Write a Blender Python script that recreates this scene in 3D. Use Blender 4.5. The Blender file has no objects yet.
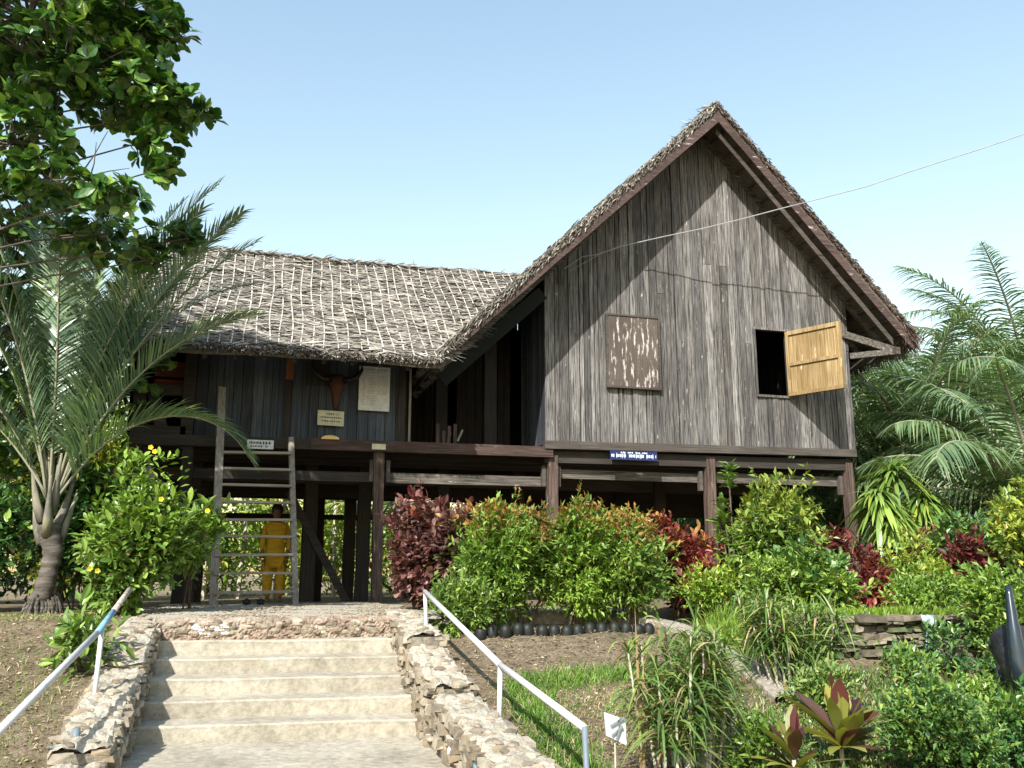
import bpy, math
import numpy as np
from mathutils import Vector
R = math.radians
S = bpy.context.scene
COL = S.collection

# ------------------------------------------------------------------ camera, sky, sun, exposure
cam_d = bpy.data.cameras.new('camera'); cam = bpy.data.objects.new('camera', cam_d); COL.objects.link(cam)
cam.location = (0, 0, 0.38); cam.rotation_euler = (R(102), 0, R(-16))
cam_d.sensor_width = 36; cam_d.lens = 900 / 1024 * 36; cam_d.clip_end = 3000; cam_d.clip_start = 0.05
S.camera = cam
SUN = Vector((-0.52, -0.73, 0.77)).normalized()
w = bpy.data.worlds.new('World'); S.world = w; w.use_nodes = True
nt = w.node_tree; nt.nodes.clear()
sky = nt.nodes.new('ShaderNodeTexSky'); sky.sky_type = 'NISHITA'; sky.sun_disc = False
sky.sun_elevation = math.asin(SUN.z); sky.sun_rotation = math.atan2(SUN.x, SUN.y)
sky.air_density = 1.9; sky.dust_density = 0.9; sky.ozone_density = 0.3; sky.altitude = 0
bg = nt.nodes.new('ShaderNodeBackground'); bg.inputs[1].default_value = 0.094
wo = nt.nodes.new('ShaderNodeOutputWorld')
nt.links.new(sky.outputs[0], bg.inputs[0]); nt.links.new(bg.outputs[0], wo.inputs[0])
sd = bpy.data.lights.new('sun', 'SUN'); sd.energy = 3.6; sd.angle = R(0.6); sd.color = (1, 0.95, 0.87)
so = bpy.data.objects.new('sun', sd); COL.objects.link(so)
so.rotation_euler = (-SUN).to_track_quat('-Z', 'Y').to_euler(); so.location = (-8, -8, 14)
S.view_settings.view_transform = 'Standard'; S.view_settings.look = 'None'
S.view_settings.exposure = 1.38; S.view_settings.gamma = 1; S.view_settings.use_curve_mapping = False

# ------------------------------------------------------------------ mesh helpers
def rng(seed): return np.random.default_rng(seed)
def nrm(v):
    v = np.asarray(v, float); return v / np.maximum(np.linalg.norm(v, axis=-1, keepdims=True), 1e-9)

class MB:
    """collects vertices and faces (3 or 4 corners), builds one mesh object"""
    def __init__(s): s.v = []; s.q = []; s.t = []; s.n = 0
    def add(s, v, q=None, t=None, mi=0):
        v = np.asarray(v, float).reshape(-1, 3)
        if q is not None and len(q): s.q.append((np.asarray(q, int).reshape(-1, 4) + s.n, mi))
        if t is not None and len(t): s.t.append((np.asarray(t, int).reshape(-1, 3) + s.n, mi))
        s.v.append(v); s.n += len(v)
    def build(s, name, mats, parent=None, smooth=False, loc=(0, 0, 0)):
        V = np.concatenate(s.v) - np.array(loc, float)
        qs = np.concatenate([a for a, _ in s.q]) if s.q else np.zeros((0, 4), int)
        ts = np.concatenate([a for a, _ in s.t]) if s.t else np.zeros((0, 3), int)
        mi = np.concatenate([np.full(len(a), m) for a, m in s.q] + [np.full(len(a), m) for a, m in s.t]) if (s.q or s.t) else []
        me = bpy.data.meshes.new(name)
        me.vertices.add(len(V)); me.vertices.foreach_set('co', V.astype(np.float32).ravel())
        loops = np.concatenate([qs.ravel(), ts.ravel()]).astype(np.int32)
        me.loops.add(len(loops)); me.loops.foreach_set('vertex_index', loops)
        tot = np.concatenate([np.full(len(qs), 4), np.full(len(ts), 3)]).astype(np.int32)
        st = np.concatenate([[0], np.cumsum(tot)[:-1]]).astype(np.int32)
        me.polygons.add(len(tot)); me.polygons.foreach_set('loop_start', st)
        me.polygons.foreach_set('loop_total', tot)
        me.polygons.foreach_set('material_index', np.asarray(mi, np.int32))
        me.polygons.foreach_set('use_smooth', np.full(len(tot), bool(smooth)))
        me.update(calc_edges=True); me.validate()
        for m in (mats if isinstance(mats, (list, tuple)) else [mats]): me.materials.append(m)
        o = bpy.data.objects.new(name, me); COL.objects.link(o); o.location = loc
        if parent is not None:
            o.parent = parent; o.location = tuple(np.array(loc) - np.array(wloc(parent)))
        return o
    # shapes
    def box(s, a, b, mi=0, jit=0, r=None):
        x0, y0, z0 = a; x1, y1, z1 = b
        v = np.array([(x0,y0,z0),(x1,y0,z0),(x1,y1,z0),(x0,y1,z0),(x0,y0,z1),(x1,y0,z1),(x1,y1,z1),(x0,y1,z1)], float)
        if jit: v += r.uniform(-jit, jit, v.shape)
        s.hexa(v, mi)
    def hexa(s, v, mi=0):
        s.add(v, [(0,3,2,1),(4,5,6,7),(0,1,5,4),(1,2,6,5),(2,3,7,6),(3,0,4,7)], mi=mi)
    def bar(s, p, q, wd, ht, mi=0, up=(0, 0, 1)):
        p = np.array(p, float); q = np.array(q, float); d = nrm(q - p)
        sd_ = nrm(np.cross(d, up)); u = np.cross(sd_, d)
        a = sd_ * wd / 2; b = u * ht / 2
        s.hexa(np.array([p - a - b, p + a - b, q + a - b, q - a - b, p - a + b, p + a + b, q + a + b, q - a + b]), mi)
    def tube(s, pts, rad, seg=8, mi=0, cap=True):
        P = np.asarray(pts, float); n = len(P); rad = np.broadcast_to(np.asarray(rad, float), (n,))
        T = np.gradient(P, axis=0) if n > 2 else np.repeat((P[1] - P[0])[None], 2, 0)
        T = nrm(T); ref = np.array([0, 0, 1.0]) if abs(T[:, 2]).mean() < .8 else np.array([1.0, 0, 0])
        A = nrm(np.cross(T, ref)); B = np.cross(T, A)
        th = np.linspace(0, 2 * math.pi, seg, endpoint=False)
        v = P[:, None] + rad[:, None, None] * (np.cos(th)[None, :, None] * A[:, None] + np.sin(th)[None, :, None] * B[:, None])
        i = np.arange(n - 1)[:, None] * seg; j = np.arange(seg)[None]; k = (j + 1) % seg
        q = np.stack([i + j, i + k, i + seg + k, i + seg + j], -1).reshape(-1, 4)
        vv = v.reshape(-1, 3); t = []
        if cap:
            c0, c1 = len(vv), len(vv) + 1; vv = np.concatenate([vv, P[:1], P[-1:]])
            t = [(c0, (a + 1) % seg, a) for a in range(seg)] + [(c1, (n - 1) * seg + a, (n - 1) * seg + (a + 1) % seg) for a in range(seg)]
        s.add(vv, q, t, mi)
    def leaves(s, pos, d, up, ln, wd, fold=.25, droop=.15, mi=0, small=False):
        pos = np.asarray(pos, float); N = len(pos)
        d = nrm(d); x = nrm(np.cross(d, up)); z = np.cross(x, d)
        ln = np.broadcast_to(ln, (N,))[:, None, None]; wd = np.broadcast_to(wd, (N,))[:, None, None]
        if small:
            T = np.array([(0,0,0),(.5,.45,fold*.5),(0,1,-droop),(-.5,.45,fold*.5)]); ts = np.array([(0,1,2),(0,2,3)]); qs = None
        else:
            T = np.array([(0,0,0),(.36,.28,fold*.3),(.5,.6,fold*.45),(0,1,-droop),(-.5,.6,fold*.45),(-.36,.28,fold*.3),(0,.3,0),(0,.65,-droop*.3),(.27,.87,fold*.1-droop*.6),(-.27,.87,fold*.1-droop*.6)])
            qs = np.array([(1,2,7,6),(2,8,3,7),(6,7,4,5),(7,3,9,4)]); ts = np.array([(0,1,6),(0,6,5)])
        v = pos[:, None] + T[None, :, 0:1] * wd * x[:, None] + T[None, :, 1:2] * ln * d[:, None] + T[None, :, 2:3] * wd * z[:, None]
        off = (np.arange(N) * len(T))[:, None, None]
        s.add(v, None if qs is None else (qs[None] + off).reshape(-1, 4), (ts[None] + off).reshape(-1, 3), mi)
    def blades(s, pos, d, side, ln, wd, bend=.3, seg=3, mi=0, prof=None, th=0):
        pos = np.asarray(pos, float); N = len(pos); d = nrm(d)
        side = nrm(np.asarray(side, float) + 0 * d); ln = np.broadcast_to(ln, (N,)).astype(float); wd = np.broadcast_to(wd, (N,)).astype(float)
        bend = np.broadcast_to(bend, (N,)).astype(float)
        t = np.linspace(0, 1, seg + 1)
        if prof is None: prof = np.interp(t, [0, .3, .7, 1], [.5, 1, .75, .06])
        c = pos[:, None] + d[:, None] * (ln[:, None] * t)[..., None]
        c[..., 2] -= (bend * ln)[:, None] * t ** 2
        h = side[:, None] * (wd[:, None] * prof / 2)[..., None]
        v = np.stack([c - h, c + h], 2).reshape(N, -1, 3)
        q = np.array([(2*i, 2*i+1, 2*i+3, 2*i+2) for i in range(seg)])
        s.add(v, (q[None] + (np.arange(N) * 2 * (seg + 1))[:, None, None]).reshape(-1, 4), mi=mi)
    def lump(s, c, r, seed=0, amp=.15, nu=12, nv=8, mi=0):
        g = rng(seed); ph = g.uniform(0, 6.28, 6); k = g.uniform(1, 3.5, (6, 3))
        u = np.linspace(0, 2 * math.pi, nu, endpoint=False); vv = np.linspace(0, math.pi, nv + 1)[1:-1]
        D = np.array([(math.sin(b) * math.cos(a), math.sin(b) * math.sin(a), math.cos(b)) for b in vv for a in u] + [(0, 0, 1), (0, 0, -1)])
        f = 1 + amp * np.sin(D @ k.T + ph).mean(1) * 2
        V = D * f[:, None] * np.array(r) + np.array(c); m = nv - 1
        q = [(i*nu+j, (i+1)*nu+j, (i+1)*nu+(j+1)%nu, i*nu+(j+1)%nu) for i in range(m-1) for j in range(nu)]
        t = [(m*nu, j, (j+1)%nu) for j in range(nu)] + [(m*nu+1, (m-1)*nu+(j+1)%nu, (m-1)*nu+j) for j in range(nu)]
        s.add(V, q, t, mi)

def wloc(o):
    l = np.zeros(3)
    while o is not None: l = l + np.array(o.location); o = o.parent
    return l
def tag(o, label=None, cat=None, group=None, kind=None):
    if label: o['label'] = label
    if cat: o['category'] = cat
    if group: o['group'] = group
    if kind: o['kind'] = kind
    return o
def thing(name, label, cat, loc=(0, 0, 0), group=None):
    o = bpy.data.objects.new(name, None); COL.objects.link(o); o.location = loc; o.empty_display_size = .1
    return tag(o, label, cat, group)

# ------------------------------------------------------------------ materials
def newmat(name):
    m = bpy.data.materials.new(name); m.use_nodes = True; n = m.node_tree; n.nodes.clear()
    out = n.nodes.new('ShaderNodeOutputMaterial'); b = n.nodes.new('ShaderNodeBsdfPrincipled')
    n.links.new(b.outputs[0], out.inputs[0]); return m, n, b, out
def ramp(n, stops, interp='LINEAR'):
    r = n.nodes.new('ShaderNodeValToRGB'); r.color_ramp.interpolation = interp; e = r.color_ramp.elements
    while len(e) > 1: e.remove(e[-1])
    e[0].position = stops[0][0]; e[0].color = (*stops[0][1], 1)
    for p, c in stops[1:]: k = e.new(p); k.color = (*c, 1)
    return r
def noise(n, scale, detail=4, vec=(1, 1, 1), rough=.55, obj='Object'):
    tc = n.nodes.new('ShaderNodeTexCoord'); mp = n.nodes.new('ShaderNodeMapping'); mp.inputs['Scale'].default_value = vec
    no = n.nodes.new('ShaderNodeTexNoise'); no.inputs['Scale'].default_value = scale; no.inputs['Detail'].default_value = detail
    no.inputs['Roughness'].default_value = rough
    n.links.new(tc.outputs[obj], mp.inputs[0]); n.links.new(mp.outputs[0], no.inputs[0]); return no
def mix(n, a, b, fac, mode='MIX'):
    x = n.nodes.new('ShaderNodeMix'); x.data_type = 'RGBA'; x.blend_type = mode
    for sock, v in ((x.inputs[0], fac), (x.inputs[6], a), (x.inputs[7], b)):
        if hasattr(v, 'links'): n.links.new(v, sock)
        elif isinstance(v, tuple): sock.default_value = (*v, 1)
        else: sock.default_value = v
    return x.outputs[2]
def bump(n, b, h, strength=.4, dist=.02):
    bp = n.nodes.new('ShaderNodeBump'); bp.inputs['Strength'].default_value = strength; bp.inputs['Distance'].default_value = dist
    n.links.new(h, bp.inputs['Height']); n.links.new(bp.outputs[0], b.inputs['Normal'])
def rough(b, v, spec=.3): b.inputs['Roughness'].default_value = v; b.inputs['Specular IOR Level'].default_value = spec
def islandrand(n):
    g = n.nodes.new('ShaderNodeNewGeometry'); return g.outputs['Random Per Island']

def leafmat(name, cols, trans=.3, rgh=.42, spec=.4, patch=1.2, big=.35):
    m, n, b, out = newmat(name)
    r = ramp(n, [(i / max(1, len(cols) - 1), c) for i, c in enumerate(cols)]); n.links.new(islandrand(n), r.inputs[0])
    no = noise(n, patch, 3); r2 = ramp(n, [(.35, (1 - big, 1 - big * .8, 1 - big * .6)), (.65, (1 + big * .55, 1 + big * .45, 1 + big * .3))]); n.links.new(no.outputs[0], r2.inputs[0])
    c = mix(n, r.outputs[0], r2.outputs[0], 1.0, 'MULTIPLY')
    n.links.new(c, b.inputs[0]); rough(b, rgh, spec)
    tr = n.nodes.new('ShaderNodeBsdfTranslucent'); c2 = mix(n, c, (1.25, 1.3, .5), 1.0, 'MULTIPLY'); n.links.new(c2, tr.inputs[0])
    ms = n.nodes.new('ShaderNodeMixShader'); ms.inputs[0].default_value = trans
    n.links.new(b.outputs[0], ms.inputs[1]); n.links.new(tr.outputs[0], ms.inputs[2]); n.links.new(ms.outputs[0], out.inputs[0]); return m

def woodmat(name, cols, axis='z', streak=(.03, .028, .026), amt=.5, pale=None, scale=1.0, blotch=None):
    m, n, b, out = newmat(name)
    r = ramp(n, [(i / (len(cols) - 1), c) for i, c in enumerate(cols)]); n.links.new(islandrand(n), r.inputs[0])
    sv = {'x': (.35, 9, 9), 'y': (9, .35, 9), 'z': (9, 9, .35)}[axis]
    g = noise(n, 5 * scale, 6, sv, .7); r2 = ramp(n, [(.38, (1, 1, 1)), (.62, (0, 0, 0))]); n.links.new(g.outputs[0], r2.inputs[0])
    mm = n.nodes.new('ShaderNodeMath'); mm.operation = 'MULTIPLY'; mm.inputs[1].default_value = amt; n.links.new(r2.outputs[0], mm.inputs[0])
    c = mix(n, r.outputs[0], streak, mm.outputs[0])
    big = noise(n, .9, 4); r3 = ramp(n, [(.3, (.72, .7, .68)), (.7, (1.18, 1.16, 1.14))]); n.links.new(big.outputs[0], r3.inputs[0])
    c = mix(n, c, r3.outputs[0], 1.0, 'MULTIPLY')
    if pale:
        pn = noise(n, 3.2 * scale, 7, tuple(.45 * k if k > 1 else .7 for k in sv), .75)
        rp = ramp(n, [(pale[1], (0, 0, 0)), (pale[1] + .05, (1, 1, 1))]); n.links.new(pn.outputs[0], rp.inputs[0])
        c = mix(n, c, pale[0], rp.outputs[0])
    n.links.new(c, b.inputs[0]); rough(b, .82, .2); bump(n, b, g.outputs[0], .5, .012); return m

def mottled(name, stops, scale=3, rgh=.9, detail=8, vec=(1, 1, 1), bm=.4, bd=.02, fine=None, spec=.2):
    m, n, b, out = newmat(name)
    no = noise(n, scale, detail, vec, .65); r = ramp(n, stops); n.links.new(no.outputs[0], r.inputs[0]); c = r.outputs[0]
    if fine:
        f2 = noise(n, fine[0], 5, (1, 1, 1), .7); r2 = ramp(n, [(.3, (1 - fine[1],) * 3), (.7, (1 + fine[1] * .6,) * 3)]); n.links.new(f2.outputs[0], r2.inputs[0])
        c = mix(n, c, r2.outputs[0], 1.0, 'MULTIPLY'); bump(n, b, f2.outputs[0], bm, bd)
    else: bump(n, b, no.outputs[0], bm, bd)
    n.links.new(c, b.inputs[0]); rough(b, rgh, spec); return m
def islandmat(name, cols, rgh=.85, spec=.2, var=.3, vscale=12, trans=0):
    m, n, b, out = newmat(name)
    r = ramp(n, [(i / (len(cols) - 1), c) for i, c in enumerate(cols)]); n.links.new(islandrand(n), r.inputs[0])
    no = noise(n, vscale, 5); r2 = ramp(n, [(.3, (1 - var,) * 3), (.7, (1 + var * .6,) * 3)]); n.links.new(no.outputs[0], r2.inputs[0])
    n.links.new(mix(n, r.outputs[0], r2.outputs[0], 1.0, 'MULTIPLY'), b.inputs[0]); rough(b, rgh, spec); bump(n, b, no.outputs[0], .3, .01); return m
def plain(name, c, rgh=.6, spec=.3, metal=0):
    m, n, b, out = newmat(name); no = noise(n, 14, 5); r2 = ramp(n, [(.3, (.8,) * 3), (.7, (1.08,) * 3)]); n.links.new(no.outputs[0], r2.inputs[0])
    n.links.new(mix(n, c, r2.outputs[0], 1.0, 'MULTIPLY'), b.inputs[0]); rough(b, rgh, spec); b.inputs['Metallic'].default_value = metal; return m

M = {}
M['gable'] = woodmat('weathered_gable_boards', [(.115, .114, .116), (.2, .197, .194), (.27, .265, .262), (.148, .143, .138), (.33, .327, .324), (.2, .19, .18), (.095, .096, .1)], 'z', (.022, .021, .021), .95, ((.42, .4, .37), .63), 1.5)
M['dkwall'] = woodmat('dark_wall_boards', [(.05, .068, .095), (.085, .11, .15), (.035, .042, .055), (.12, .15, .19)], 'z', (.02, .02, .022), .6)  # bluish tint of the sky-lit shade is put into the board colour
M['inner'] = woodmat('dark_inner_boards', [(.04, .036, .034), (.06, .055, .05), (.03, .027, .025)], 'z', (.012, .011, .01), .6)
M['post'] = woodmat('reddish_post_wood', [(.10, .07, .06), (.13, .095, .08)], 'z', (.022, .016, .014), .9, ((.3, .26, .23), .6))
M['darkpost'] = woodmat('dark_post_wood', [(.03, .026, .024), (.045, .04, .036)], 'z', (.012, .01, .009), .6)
M['beam'] = woodmat('reddish_beam_wood', [(.085, .055, .048), (.11, .075, .065)], 'x', (.02, .015, .014), .85, ((.26, .21, .19), .62))
M['greybeam'] = woodmat('grey_beam_wood', [(.12, .11, .098), (.17, .155, .138)], 'x', (.022, .02, .018), .95, ((.32, .3, .27), .62))
M['darkbeam'] = woodmat('dark_beam_wood', [(.04, .036, .033), (.06, .052, .048)], 'x', (.015, .013, .012), .6)
M['brownbeam'] = woodmat('brown_beam_wood', [(.085, .076, .068), (.105, .094, .085)], 'x', (.03, .026, .023), .7)
M['barge'] = woodmat('bargeboard_wood', [(.085, .06, .056), (.105, .074, .068)], 'x', (.025, .018, .017), .8, ((.36, .31, .29), .6), 1.4)
M['ladder'] = woodmat('ladder_wood', [(.24, .225, .205), (.3, .285, .26)], 'z', (.09, .08, .07), .7)
M['rung'] = woodmat('rung_wood', [(.26, .235, .2), (.36, .33, .28)], 'x', (.1, .08, .065), .6)
M['shutter'] = woodmat('new_yellow_timber', [(.37, .275, .135), (.43, .33, .18), (.31, .22, .10)], 'z', (.16, .105, .045), .85, ((.5, .43, .3), .62))
M['oldshutter'] = woodmat('flaking_brown_board', [(.095, .08, .072), (.115, .095, .085)], 'z', (.05, .04, .036), .6, ((.42, .4, .36), .55), 1.5)
M['thatch'] = islandmat('dry_thatch_leaf', [(.06, .052, .044), (.24, .22, .19), (.10, .09, .078), (.37, .345, .3), (.18, .165, .14), (.46, .43, .385)], .9, .15)
M['thatchbase'] = mottled('thatch_under_layer', [(.3, (.05, .042, .035)), (.7, (.14, .12, .1))], 9, vec=(1, 4, 4))
M['thatchdark'] = islandmat('brown_thatch', [(.06, .038, .03), (.12, .085, .07), (.18, .15, .125), (.09, .065, .055)], .9, .15)
M['rattan'] = islandmat('pale_rattan_tie', [(.36, .335, .29), (.48, .45, .4)], .8, .2)
M['stone'] = islandmat('stacked_stone', [(.23, .195, .145), (.31, .27, .205), (.18, .15, .115), (.37, .335, .27), (.27, .215, .15), (.12, .105, .085)], .9, .2, .35, 16)
M['mortar'] = mottled('stone_wall_mortar', [(.3, (.1, .085, .065)), (.7, (.36, .325, .265))], 7, fine=(30, .4), bm=.8, bd=.03)
M['concrete'] = mottled('stair_concrete', [(.22, (.165, .145, .112)), (.38, (.285, .258, .205)), (.55, (.365, .333, .268)), (.75, (.43, .398, .33))], 1.6, fine=(18, .34), bm=.7, bd=.014)
M['path'] = mottled('path_concrete', [(.25, (.24, .215, .175)), (.75, (.38, .35, .3))], 3, fine=(24, .4), bm=.7, bd=.02)
M['gravel'] = mottled('gravelly_landing', [(.2, (.26, .23, .18)), (.5, (.42, .385, .315)), (.8, (.5, .465, .39))], 2.2, fine=(60, .45), bm=.9, bd=.02)
M['lime'] = mottled('white_lime_patch', [(.3, (.45, .47, .48)), (.7, (.72, .74, .74))], 14, fine=(40, .4))
M['whitepipe'] = mottled('chalky_white_paint', [(.3, (.36, .36, .37)), (.45, (.48, .48, .49)), (.75, (.56, .56, .57))], 5, .5, bm=.1)
M['bluepipe'] = mottled('pale_blue_paint', [(.3, (.12, .26, .36)), (.7, (.24, .4, .5))], 9, .5, bm=.1)
M['rustpipe'] = mottled('rusting_grey_paint', [(.35, (.2, .12, .08)), (.55, (.42, .38, .34)), (.8, (.5, .48, .46))], 12, .7, bm=.2)
M['bluegrey'] = plain('blue_grey_paint', (.13, .17, .2), .5)
M['white'] = plain('white_board', (.62, .66, .68), .5); M['cream'] = plain('cream_board', (.55, .53, .40), .6)
M['ink'] = plain('dark_ink', (.05, .05, .06), .6); M['greyink'] = plain('grey_ink', (.25, .27, .3), .6); M['blue'] = plain('blue_board', (.01, .022, .1), .4)
M['bone'] = mottled('brown_bone', [(.3, (.03, .013, .01)), (.7, (.085, .034, .02))], 10, .5); M['skullhorn'] = plain('skull_horn', (.02, .017, .016), .35)
M['buff'] = mottled('statue_grey_paint', [(.3, (.012, .014, .017)), (.6, (.035, .038, .042)), (.8, (.08, .08, .078))], 5, .5, bm=.5, fine=(40, .4)); M['horn'] = plain('statue_horn_paint', (.012, .022, .032), .22, .6)
M['glass'] = plain('dark_bottle_glass', (.010, .012, .010), .55, .3); M['plastic'] = plain('pale_plastic', (.35, .43, .5), .35, .5)
M['cable'] = plain('pale_cable', (.3, .3, .3), .5); M['skin'] = plain('brown_skin', (.16, .08, .05), .5); M['hair'] = plain('black_hair', (.012, .01, .01), .4)
M['yellow'] = mottled('mustard_cloth', [(.3, (.36, .2, .012)), (.7, (.52, .31, .025))], 16, .8, vec=(.3, .3, 3), bm=.4); M['darkcloth'] = plain('dark_cloth', (.02, .02, .025), .8)
M['straw'] = islandmat('dry_straw', [(.34, .27, .15), (.22, .16, .09), (.45, .38, .24), (.14, .1, .06)], .9, .1)
M['bark'] = mottled('tree_bark', [(.3, (.06, .05, .04)), (.7, (.17, .145, .12))], 8, vec=(1, 1, .3), bm=.6)
M['twig'] = mottled('shrub_twig', [(.3, (.05, .035, .025)), (.7, (.13, .1, .07))], 20)
M['palmtrunk'] = mottled('palm_trunk', [(.3, (.045, .04, .035)), (.7, (.15, .135, .115))], 7, vec=(.6, .6, 3), bm=.7, bd=.03)
M['sheath'] = mottled('palm_leaf_base', [(.3, (.05, .042, .035)), (.5, (.15, .145, .12)), (.75, (.34, .32, .2))], 6, vec=(1, 1, .5))
M['petiole'] = plain('palm_stalk', (.24, .24, .17), .5); M['cane'] = islandmat('pale_cane', [(.38, .34, .27), (.55, .51, .43)], .7)
M['l_mid'] = leafmat('mid_green_leaf', [(0.0666, 0.1328, 0.0229), (0.1333, 0.2268, 0.0372), (0.2285, 0.324, 0.0644), (0.0952, 0.1782, 0.0286)], .20, .36, .5)
M['l_bright'] = leafmat('bright_green_leaf', [(0.105, 0.2025, 0.0264), (0.18, 0.297, 0.0408), (0.27, 0.3915, 0.066)], .26, .38, .5)
M['l_dark'] = leafmat('dark_green_leaf', [(0.0273, 0.078, 0.0216), (0.0507, 0.1287, 0.0324), (0.0878, 0.1852, 0.0468)], .14, .33, .5)
M['l_deep'] = leafmat('deep_shade_leaf', [(0.014, 0.04, 0.01), (0.025, 0.065, 0.014)], .2, .5)  # leaf green darkened to stand for the deep shade behind the dracaena
M['l_tree'] = leafmat('glossy_tree_leaf', [(0.0287, 0.0859, 0.017), (0.0479, 0.1226, 0.0219), (0.0719, 0.1635, 0.027), (0.2394, 0.3677, 0.0677)], .16, .3, .5)
M['l_orange'] = leafmat('orange_new_leaf', [(.30, .13, .035), (.36, .22, .05), (.22, .09, .03)], .3)
M['l_yellow'] = leafmat('yellow_green_leaf', [(0.2295, 0.288, 0.035), (0.378, 0.396, 0.06), (0.1485, 0.228, 0.03)], .25)
M['l_lime'] = leafmat('lime_ground_leaf', [(0.1248, 0.2138, 0.0225), (0.208, 0.3013, 0.036), (0.156, 0.2527, 0.027)], .35)
M['l_purple'] = leafmat('purple_brown_leaf', [(0.091, 0.0338, 0.0364), (0.156, 0.0585, 0.0585), (0.0585, 0.026, 0.026), (0.26, 0.156, 0.13)], .22)
M['l_red'] = leafmat('crimson_leaf', [(0.132, 0.0216, 0.0216), (0.24, 0.042, 0.036), (0.078, 0.0144, 0.0168), (0.312, 0.108, 0.072)], .28)
M['l_palm'] = leafmat('silvery_palm_leaflet', [(0.0946, 0.1711, 0.0992), (0.162, 0.2443, 0.1438), (0.27, 0.3664, 0.1828)], .22, .35, .5)
M['l_oil'] = leafmat('oil_palm_leaflet', [(0.075, 0.1378, 0.0648), (0.1406, 0.2106, 0.0972), (0.225, 0.3078, 0.1512)], .26, .35, .5)
M['l_grass'] = leafmat('garden_grass_blade', [(0.075, 0.168, 0.0216), (0.1275, 0.252, 0.0312), (0.21, 0.35, 0.06)], .25)
M['l_olive'] = leafmat('olive_strap_leaf', [(0.066, 0.1386, 0.0315), (0.1155, 0.2038, 0.0429), (0.231, 0.2771, 0.0715), (0.0495, 0.1061, 0.0257)], .20)
M['l_dryleaf'] = leafmat('dry_brown_leaf', [(.30, .2, .1), (.4, .3, .16), (.2, .1, .05)], .2)
M['l_cordy'] = leafmat('bronze_strap_leaf', [(.2, .17, .04), (.30, .32, .07), (.38, .34, .1), (.17, .22, .05)], .3)
M['l_maroon'] = leafmat('maroon_strap_leaf', [(.05, .014, .018), (.1, .03, .03), (.14, .07, .035)], .25, .35, .5)
M['l_flower'] = leafmat('yellow_petal', [(.75, .55, .02), (.8, .65, .05)], .3)

# ------------------------------------------------------------------ terrain
WX0, WX1 = -0.68, 1.26          # inner faces of the stair walls
def smooth01(t): t = np.clip(t, 0, 1); return t * t * (3 - 2 * t)
def ground(x, y):
    x = np.asarray(x, float); y = np.asarray(y, float)
    left = np.where(y > 8.6, 0, np.maximum(-.30 * (8.6 - y), -1.22))
    gard = np.where(y > 8.6, -.14 * (1 - smooth01((y - 9.0) / 1.2)), np.maximum(-.14 - .19 * (8.6 - y), -1.22))
    k = smooth01((x - 1.2) / .5)
    z = left * (1 - k) + gard * k
    # raised bed behind the right-hand stone wall and its bank towards the kerb
    bed = smooth01((y - 7.34) / .1) * smooth01((x - 4.75) / .5)
    z = z * (1 - bed) + 0.0 * bed
    z = z - .12 * smooth01((y - 14) / 3)
    z = z + .03 * np.sin(x * 2.1 + 1) * np.sin(y * 1.7) * (y < 8.4) + .012 * np.sin(x * 7) * np.sin(y * 6.3 + 2) * (y < 8.6)
    inside = (x > WX0 - .06) & (x < WX1 + .06) & (y < 8.7)
    z = np.where(inside, np.minimum(z, -.55 - .365 * np.maximum(8.3 - y, 0)), z)
    return np.maximum(z, -4)
gx = np.unique(np.concatenate([[-400, -150, -60, -25, -12], np.arange(-8, -.9, .16), [-.92, WX0 - .08, WX0 - .05, WX1 + .05, WX1 + .08], np.arange(1.4, 12, .12), [14, 18, 26, 60, 160, 400]]))
gy = np.unique(np.concatenate([[-60, -20, -6, -2, 0], np.arange(1, 8.5, .12), [8.6, 8.68, 8.72, 8.8], np.arange(9, 14, .3), [15, 17, 20, 30, 60, 150, 700]]))
X_, Y_ = np.meshgrid(gx, gy); Z_ = ground(X_, Y_)
m = MB(); nx = len(gx); i, j = np.meshgrid(np.arange(nx - 1), np.arange(len(gy) - 1)); a = (j * nx + i).ravel()
m.add(np.stack([X_, Y_, Z_], -1), np.stack([a, a + 1, a + nx + 1, a + nx], -1))
mt, n, b, out = newmat('garden_soil')
n1 = noise(n, 1.1, 6); n2 = noise(n, 9, 8, rough=.75); n3 = noise(n, 45, 5, rough=.8)
r1 = ramp(n, [(.3, (.10, .075, .05)), (.5, (.23, .18, .12)), (.7, (.33, .27, .185))]); n.links.new(n2.outputs[0], r1.inputs[0])
r2 = ramp(n, [(.52, (0, 0, 0)), (.68, (.5, .5, .5))]); n.links.new(n1.outputs[0], r2.inputs[0])
c = mix(n, r1.outputs[0], (.12, .125, .05), r2.outputs[0])
r3 = ramp(n, [(.3, (.55,) * 3), (.7, (1.25,) * 3)]); n.links.new(n3.outputs[0], r3.inputs[0])
n.links.new(mix(n, c, r3.outputs[0], 1.0, 'MULTIPLY'), b.inputs[0]); rough(b, .95, .1); bump(n, b, n3.outputs[0], .9, .03)
tag(m.build('ground', mt, smooth=True), kind='structure')

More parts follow.
